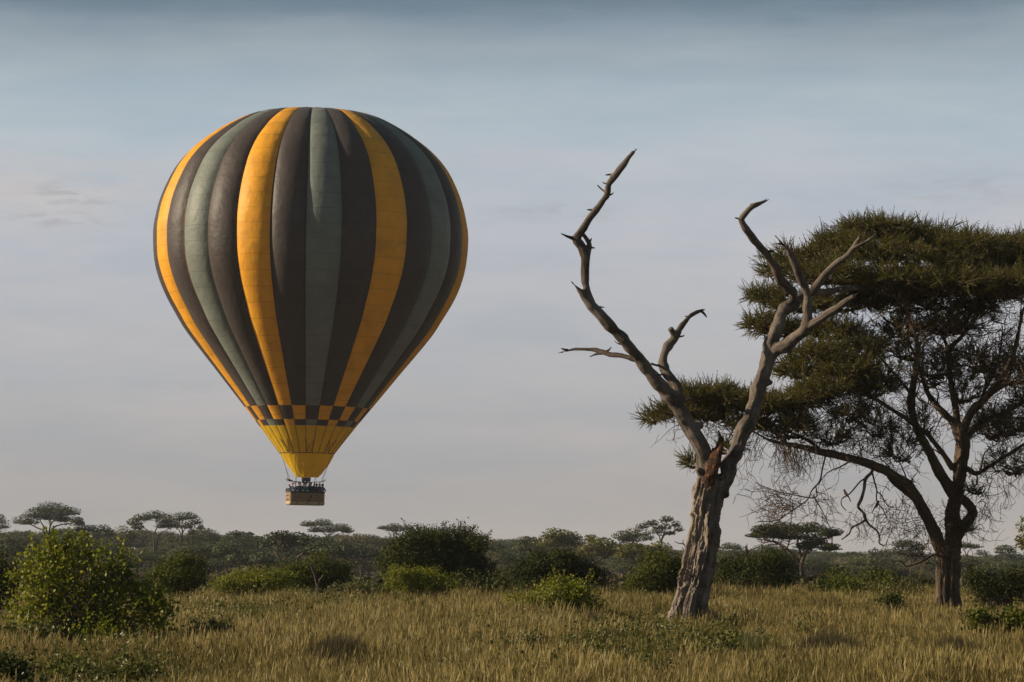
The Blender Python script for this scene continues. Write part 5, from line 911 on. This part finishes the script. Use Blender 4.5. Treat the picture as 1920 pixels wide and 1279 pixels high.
person('passenger in a teal top with a pale collar', -.22, -.52, 0, (.025, .17, .18), 'rim', 1, 0, 1.05, scarf=(.35, .34, .34))
person('passenger in olive-black behind the front rail, below the burners', .34, -.45, .1, (.035, .04, .03), 'rim', 0, 1, 1.06)
person('passenger in plum-navy right of the burners, arms lowered', .76, -.42, -.1, (.045, .035, .075), 'down', 0, 0, 1.06)
person('passenger with both arms raised in pale sleeves, right half of the basket', 1.02, -.15, 0, (.20, .19, .18), 'up', 0, 1, 1.02)
person('passenger in dark navy with one arm raised, next to the rightmost one', 1.20, -.52, .1, (.02, .025, .06), 'oneup', 0, 0, 1.05)
person('half-hidden passenger in black between the camera holder and the teal passenger', -.45, .12, .1, (.02, .02, .022), 'rim', 0, 0, 1.08)
person('half-hidden passenger in black directly under the burners', .05, .02, 0, (.025, .022, .02), 'oneup', 0, 1, 1.06)
person('half-hidden passenger in charcoal just right of the burners', .56, .10, 0, (.03, .03, .035), 'down', 0, 0, 1.09)
person('rightmost passenger, in a mauve-grey padded jacket, dark hair', 1.44, -.50, .3, (.13, .11, .16), 'rim', 0, 0, 1.02)

# ---------------------------------------------------------------- shrubs
def shrub(name, label, cat, base, d, lobes, leaf=.07, mat='shrub_leaf', dens=1.0, stems=7, shoots=0, seed=0, group='shrubs along the far edge of the field', open_=0.0, clus=1.6):
    rs = np.random.default_rng(900 + seed); m = d / F_PX; B = P(base[0], base[1], d); B[2] = gz(B[0], d); g, sg = Geo(), Geo(); half = max(l[2] for l in lobes) * m; more = []
    for (cx, cy, rx, ry) in lobes:                       # ragged sub-lobes break up the outline
        for k in range(3): a = rs.uniform(-.25, math.pi + .25); f = rs.uniform(.26, .48); more.append((cx + math.cos(a) * rx * .85, cy - math.sin(a) * ry * .85, rx * f, ry * f))
    lobes = [(cx, cy, rx * .9, ry * .88) for cx, cy, rx, ry in lobes] + more
    for li, (cx, cy, rx, ry) in enumerate(lobes):
        dz = rs.uniform(-.45, .45) * half if li else 0; c = P(cx, cy, d + dz); R3 = np.array([rx * m, max(rx * m * .85, .2), ry * m]); area = 4 * math.pi * ((R3[0] * R3[2]) ** 1.6 / 3 + (R3[0] * R3[1]) ** 1.6 / 3 + (R3[1] * R3[2]) ** 1.6 / 3) ** (1 / 1.6)
        n = int(dens * area * .85 / (leaf * leaf * .32)); nc = max(n // 16, 8); v = norm(rs.normal(size=(nc, 3))); rr = 1 - np.abs(rs.normal(0, .17 + open_ * .25, nc)); lump = 1 + .20 * vnoise(v * 2.6 + cx, 7) + .10 * vnoise(v * 6 + cx, 8)
        cc = v * (rr * lump)[:, None]; cpos = c + cc * R3
        ci = np.repeat(np.arange(nc), 16); off = rs.normal(size=(len(ci), 3)) * (leaf * clus); pos = cpos[ci] + off; pos[:, 2] = np.maximum(pos[:, 2], ground_z(pos[:, 0], pos[:, 1]) + .04)
        D = norm(v[ci] * .9 + rs.normal(0, .75, (len(ci), 3)) + [0, 0, .35]); R = rot_from_z(D, rs.uniform(0, 6.28, len(ci))); sc = leaf * rs.uniform(.65, 1.3, len(ci)); scatter(g, LEAF_V, LEAF_F, pos, R, np.stack([sc * 1.1, sc, sc], -1))
        for k in range(stems if li < len(lobes) // 5 else 1):
            a = rs.uniform(0, 6.28); s0 = B + [rs.normal(0, .12 + half * .12), rs.normal(0, .12), -.05]; e = c + norm(np.array([math.cos(a), math.sin(a), rs.uniform(-.2, .9)])) * R3 * rs.uniform(.6, 1.0); p = limb_path(s0, e, -.06, rs, 5, .04); sg.add(*tube(p, np.linspace(.022, .005, len(p)), 4))
    for k in range(shoots):                              # leafy shoots standing out of the outline
        l = lobes[rs.integers(len(lobes))]; a = rs.uniform(math.pi * .08, math.pi * .92); e = P(l[0] + math.cos(a) * l[2] * .92, l[1] - math.sin(a) * l[3] * .92, d + rs.uniform(-.3, .3) * half); dv = norm(np.array([math.cos(a) * .8, rs.normal(0, .2), .9])); L = rs.uniform(.18, .5) * min(1, half * 1.2)
        p = np.array([e - dv * .2, e + dv * L * .5, e + dv * L]); sg.add(*tube(p, [.008, .006, .003], 3)); n = int(L / leaf * 3.2) + 4; t = rs.uniform(0, 1, n); pos = e + dv * (L * t)[:, None] + rs.normal(0, leaf * .35, (n, 3)); D = norm(rs.normal(size=(n, 3)) + dv * .4); sc = leaf * rs.uniform(.7, 1.25, n); scatter(g, LEAF_V, LEAF_F, pos, rot_from_z(D, rs.uniform(0, 6.28, n)), np.stack([sc * 1.1, sc, sc], -1))
    o = empty(name, B, label, cat, group); V, Fc = g.arrays(); obj('foliage', V, Fc, M[mat], o, False, B); V, Fc = sg.arrays(); obj('stems', V, Fc, M['stem'], o, False, B); return o
GE = 'shrubs along the far edge of the field'; GF = 'low plants in the field grass'
shrub('leafy_shrub', 'large bright green leafy bush in the left foreground', 'bush', (150, 1215), 57, [(100, 1088, 58, 40), (152, 1062, 36, 26), (58, 1118, 36, 38), (205, 1086, 42, 32), (140, 1135, 80, 40), (236, 1128, 46, 34), (266, 1164, 36, 24), (88, 1162, 52, 28), (172, 1182, 62, 24), (92, 1046, 24, 18), (288, 1140, 18, 13), (218, 1190, 40, 18)], .085, 'bright_leaf', .44, 7, 130, 1, 'foreground plants', .4, 2.3)
shrub('leafy_shrub', 'small weedy plant at the left foot of the large foreground bush', 'bush', (40, 1205), 56, [(45, 1190, 38, 14), (80, 1200, 30, 10)], .065, 'weed_leaf', .45, 5, 10, 2, 'foreground plants', .6)
shrub('leafy_shrub', 'dark bush cut off by the left picture edge behind the foreground bush', 'bush', (0, 1150), 76, [(2, 1075, 30, 32), (-15, 1095, 38, 36), (10, 1110, 22, 26)], .075, 'dark_leaf', .9, 6, 14, 3, GE)
shrub('leafy_shrub', 'rounded olive bush just right of the foreground bush', 'bush', (340, 1122), 90, [(328, 1070, 42, 26), (350, 1078, 38, 26), (318, 1085, 36, 22), (340, 1095, 40, 18)], .062, 'shrub_leaf', .9, 6, 18, 4, GE)
shrub('leafy_shrub', 'low bright green bush left of the forked dead stump', 'bush', (480, 1115), 95, [(455, 1090, 40, 20), (500, 1092, 36, 20), (430, 1098, 30, 14), (525, 1088, 22, 18)], .062, 'bright_leaf', .8, 6, 18, 5, GE)
shrub('leafy_shrub', 'green bush directly behind the forked dead stump', 'bush', (600, 1116), 101, [(590, 1070, 44, 24), (628, 1078, 34, 26), (560, 1082, 34, 22), (600, 1092, 50, 18)], .062, 'shrub_leaf', .9, 6, 16, 6, GE)
shrub('leafy_shrub', 'biggest dark round bush standing as tall as the far skyline', 'bush', (815, 1118), 104, [(815, 1050, 88, 50), (865, 1060, 54, 50), (765, 1045, 52, 40), (845, 1018, 56, 28), (795, 1020, 50, 26), (740, 1070, 34, 36), (880, 1085, 40, 30), (820, 1090, 80, 26)], .068, 'dark_leaf', 1.0, 6, 60, 7, GE)
shrub('leafy_shrub', 'small bright bush in front of the left foot of the biggest round bush', 'bush', (785, 1118), 97, [(770, 1092, 36, 20), (805, 1090, 36, 20), (750, 1080, 20, 14), (825, 1100, 22, 14)], .062, 'bright_leaf', .9, 6, 22, 8, GE)
shrub('leafy_shrub', 'dark two-humped bush right of the biggest round bush', 'bush', (1045, 1116), 103, [(1035, 1058, 50, 22), (1005, 1072, 38, 24), (1072, 1070, 40, 26), (1118, 1086, 28, 20), (1040, 1085, 60, 24)], .065, 'dark_leaf', .95, 6, 26, 9, GE)
shrub('leafy_shrub', 'low green bush in the grass in front of the two-humped dark bush', 'bush', (1045, 1160), 78, [(1045, 1114, 54, 24), (1000, 1134, 44, 18), (1090, 1124, 38, 24), (1050, 1140, 66, 18)], .068, 'bright_leaf', .7, 6, 40, 10, GE, .2)
shrub('leafy_shrub', 'green bush directly left of the dead tree trunk', 'bush', (1235, 1116), 98, [(1235, 1068, 44, 28), (1212, 1086, 42, 24), (1262, 1076, 34, 32), (1190, 1100, 22, 12), (1240, 1098, 50, 16)], .065, 'shrub_leaf', .95, 6, 22, 11, GE)
shrub('leafy_shrub', 'wide dark bush directly right of the dead tree trunk', 'bush', (1415, 1118), 105, [(1385, 1062, 46, 26), (1430, 1060, 42, 22), (1465, 1075, 34, 32), (1365, 1085, 36, 26), (1415, 1090, 70, 22)], .065, 'dark_leaf', 1.0, 6, 24, 12, GE)
shrub('leafy_shrub', 'small green bush right of the lone dark umbrella acacia', 'bush', (1565, 1118), 122, [(1560, 1082, 20, 16), (1550, 1095, 22, 14)], .07, 'dark_leaf', .9, 6, 8, 13, GE)
shrub('leafy_shrub', 'low spreading bush between lone umbrella acacia and tall acacia trunk', 'bush', (1620, 1118), 118, [(1595, 1096, 24, 12), (1640, 1096, 38, 12), (1640, 1080, 30, 12)], .07, 'shrub_leaf', .9, 6, 8, 14, GE)
shrub('leafy_shrub', 'low dark bush just left of the tall acacia trunk', 'bush', (1735, 1118), 116, [(1728, 1094, 22, 12), (1748, 1100, 22, 10), (1700, 1100, 22, 9)], .07, 'dark_leaf', .9, 6, 6, 15, GE)
shrub('leafy_shrub', 'dark bush just right of the tall acacia trunk, at the picture edge', 'bush', (1868, 1140), 86, [(1862, 1092, 38, 20), (1900, 1100, 38, 24), (1840, 1105, 24, 20), (1832, 1083, 16, 10), (1875, 1118, 42, 18), (1930, 1100, 30, 26)], .07, 'dark_leaf', .75, 7, 26, 16, GE, .2)
shrub('leafy_shrub', 'sparse sprawling shrub in the right foreground grass', 'bush', (1880, 1218), 60, [(1868, 1178, 34, 10), (1838, 1166, 20, 7), (1905, 1164, 14, 8), (1885, 1196, 22, 12), (1922, 1200, 16, 14)], .08, 'shrub_leaf', .55, 7, 26, 17, 'foreground plants', .5)
shrub('leafy_shrub', 'small sparse shrub in the grass left of the tall acacia trunk', 'bush', (1672, 1142), 82, [(1664, 1128, 14, 7), (1682, 1126, 14, 8), (1675, 1136, 18, 6)], .06, 'dark_leaf', .55, 6, 8, 18, GF, .5)
shrub('leafy_shrub', 'dark leafy plant in the bottom left picture corner', 'bush', (18, 1290), 44, [(12, 1256, 24, 14), (32, 1268, 18, 12), (0, 1272, 22, 12)], .07, 'dark_leaf', .55, 6, 10, 19, 'foreground plants', .4)
shrub('leafy_shrub', 'scraggly dark plant in the grass right of the large foreground bush', 'bush', (395, 1222), 57, [(412, 1186, 26, 9), (372, 1196, 14, 16), (400, 1205, 34, 10)], .06, 'weed_leaf', .45, 7, 10, 20, GF, .6)
shrub('leafy_shrub', 'low green weed at the bottom edge below the dead tree', 'bush', (1245, 1285), 47, [(1245, 1258, 24, 12), (1220, 1266, 14, 8)], .055, 'weed_leaf', .45, 6, 6, 23, GF, .6)
shrub('leafy_shrub', 'dark green weed at the bottom edge below the biggest round bush', 'bush', (880, 1275), 48.5, [(880, 1250, 22, 12), (860, 1258, 14, 8)], .055, 'weed_leaf', .5, 6, 6, 24, GF, .6)
shrub('leafy_shrub', 'dark weed clump in the grass below the low bush at mid picture', 'bush', (1010, 1222), 55, [(1008, 1205, 18, 12), (985, 1212, 14, 8)], .055, 'weed_leaf', .5, 6, 6, 25, GF, .6)
shrub('leafy_shrub', 'olive weed row edging the grass right of the bright low bush', 'bush', (690, 1120), 98, [(650, 1104, 30, 7), (700, 1106, 30, 6), (730, 1108, 22, 6)], .055, 'weed_leaf', .6, 6, 10, 27, GE, .4)

# clumps of taller, darker grass that stand out of the field
def clump(label, base, d, rx, h, n, mat, seed, rz=.6):
    rs = np.random.default_rng(1500 + seed); m = d / F_PX; B = P(base[0], base[1], d); B[2] = gz(B[0], d); n *= 2; x = B[0] + rs.normal(0, rx * m * .5, n); y = d + rs.normal(0, rz, n); p0 = np.stack([x, y, ground_z(x, y) - .03], -1)
    hh = h * rs.uniform(.5, 1.15, n) * np.exp(-((x - B[0]) / (rx * m * 1.1)) ** 2) + .15; dv = rs.normal(0, 1, (n, 3)); dv[:, 2] = 0; dv = norm(dv); sd = np.stack([-dv[:, 1], dv[:, 0], 0 * x], -1) * rs.uniform(.004, .009, (n, 1)); ln = rs.uniform(.05, .4, n)[:, None] * hh[:, None]
    p1 = p0 + [0, 0, 1] * (hh * .55)[:, None] + dv * ln * .35; p2 = p0 + [0, 0, 1] * hh[:, None] + dv * ln; V = np.stack([p0 - sd, p0 + sd, p1 + sd * .8, p1 - sd * .8, p2], 1).reshape(-1, 3); Fc = (np.array([[0, 1, 2], [0, 2, 3], [3, 2, 4]])[None] + (np.arange(n) * 5)[:, None, None]).reshape(-1, 3)
    return tag(obj('grass_clump', V, Fc, M[mat], None, False, B), label, 'grass', 'darker grass clumps in the field')
clump('wide dark grass clump in the lower middle of the field', (635, 1252), 53, 75, .62, 2600, 'dry_leaf', 1, .9)
clump('dark grass clump between the foreground bush and the wide lower clump', (430, 1232), 55, 60, .5, 1600, 'weed_leaf', 2, .8)
clump('reddish-brown dry tuft at the right foot of the dead tree', (1334, 1165), 73.2, 22, .55, 700, 'dry_leaf', 3, .3)
clump('dark brown grass clump below the lone umbrella acacia', (1560, 1215), 57, 80, .5, 2200, 'dry_leaf', 4, .9)
clump('dark grass clump in the lower right below the tall acacia trunk', (1790, 1235), 55, 60, .5, 1500, 'dry_leaf', 5, .8)
clump('brown grass clump below the biggest round bush', (905, 1180), 64, 40, .45, 1000, 'dry_leaf', 6, .7)
clump('dark olive grass clump below the low mid-picture bush', (1110, 1195), 61, 50, .45, 1100, 'weed_leaf', 7, .7)
clump('dark olive grass clump right of and below the dead tree foot', (1400, 1205), 59, 50, .45, 1200, 'weed_leaf', 8, .7)
clump('small brown tuft at the right foot of the low mid-picture bush', (1115, 1160), 71, 24, .5, 600, 'dry_leaf', 9, .4)

# ---------------------------------------------------------------- dead stumps, sticks and the fallen log
def snag(name, label, cat, d, lines, mat='char_wood', vox=.012, base=None):
    f = lines[0][1][0]; B = P(f[0], f[1], d); B[2] = gz(B[0], d); o = empty(name, B, label, cat)
    woody(o, B, d, [(n, m_, .5, rows) for (n, rows, m_) in lines], vox, mat, 1.0, 5); return o
snag('dead_stump', 'dark forked dead stump at the edge of the field', 'stump', 97.5, [('trunk', [(599, 1150, 0, 6), (598, 1106, 0, 5), (594, 1087, 0, 4.4), (590, 1076, 0, 3.5), (585, 1065, 0, 2.5), (581, 1055, 0, 1)], None), ('branch', [(597, 1092, 0, 4), (602, 1085, -.1, 2.4), (606, 1080, -.1, 1.6), (605, 1075, -.1, .8)], None)])
snag('dead_stick', 'thin curved dead stick standing right of the forked stump', 'stick', 98.5, [('trunk', [(664, 1140, 0, 2.6), (670, 1098, 0, 2.4), (675, 1087, 0, 2.1), (677, 1077, 0, 1.6), (676, 1068, 0, 1.1), (674, 1060, 0, .6)], 'dead_wood'), ('branch', [(674, 1094, 0, 1.2), (680, 1092, .1, .9), (684, 1086, .1, .6)], None)])
snag('fallen_log', 'dark arched fallen log with a pale broken end before the biggest round bush', 'log', 99.0, [('log', [(742, 1135, .3, 4.5), (737, 1104, .2, 4.2), (732, 1093, .2, 4.6), (723, 1088.5, .1, 4.8), (714, 1089, .1, 4.8), (704, 1093, 0, 5), (699, 1096, 0, 5)], None), ('broken_end', [(700, 1095, 0, 5), (694, 1097.5, 0, 5), (689, 1099.5, 0, 4.4), (684, 1104, 0, 2.4)], 'dead_wood'), ('broken_end', [(692, 1097, 0, 3), (690.5, 1092, 0, 1.6), (690, 1089.5, 0, .6)], 'dead_wood')])
snag('dead_stump', 'black splintered snag rising out of the wide bush right of the dead tree', 'stump', 106.5, [('trunk', [(1401, 1150, 0, 5), (1400, 1060, 0, 4.2), (1400, 1038, 0, 3.6), (1399.5, 1030, 0, 2.8), (1400.5, 1024, 0, 1.2), (1400.7, 1019, 0, .5)], None), ('splinter', [(1399, 1034, 0, 2.2), (1398, 1027, 0, 1.2), (1397.6, 1022, 0, .5)], None), ('branch', [(1401, 1036, 0, 1.2), (1406, 1032, -.1, .9), (1411, 1029.4, -.1, .8), (1421, 1027, -.2, .5)], None)])
snag('dead_stump', 'slim brown snag behind the wide bush, right of the black one', 'stump', 112.0, [('trunk', [(1426, 1150, 0, 3), (1426.5, 1060, 0, 2.6), (1427, 1036, 0, 2.2), (1428, 1025, 0, 2.2), (1427, 1021, 0, 1.2), (1426.5, 1018, 0, .6)], 'dead_wood')])
snag('dead_stick', 'crooked black dead branch standing just left of the dead tree trunk', 'stick', 106.0, [('trunk', [(1290, 1150, 0, 2.2), (1288, 1060, 0, 1.8), (1286, 1036, 0, 1.6), (1285, 1026, 0, 1.2), (1281, 1020, 0, 1.1), (1270, 1018, 0, .9), (1264, 1014, 0, .5)], None), ('branch', [(1286, 1035, 0, 1.1), (1281, 1030, 0, .9), (1279, 1026, 0, .6)], None), ('branch', [(1282, 1020, 0, .9), (1280, 1015, 0, .7), (1283, 1013, 0, .5)], None)])

# ---------------------------------------------------------------- haze: thin even air round the whole scene
hz, t, b = mat_new('air'); t.nodes.remove(b); pv = node(t, 'ShaderNodeVolumePrincipled'); pv.inputs['Color'].default_value = (.80, .84, .92, 1); pv.inputs['Density'].default_value = 0.00010; pv.inputs['Anisotropy'].default_value = .0
t.links.new(pv.outputs[0], t.nodes['Material Output'].inputs['Volume'])
V, Fc = box((0, 4350, 20.25), (8200, 9400, 80.5))
tag(obj('haze', V, Fc, hz), 'thin pale morning haze filling the air', kind='stuff')
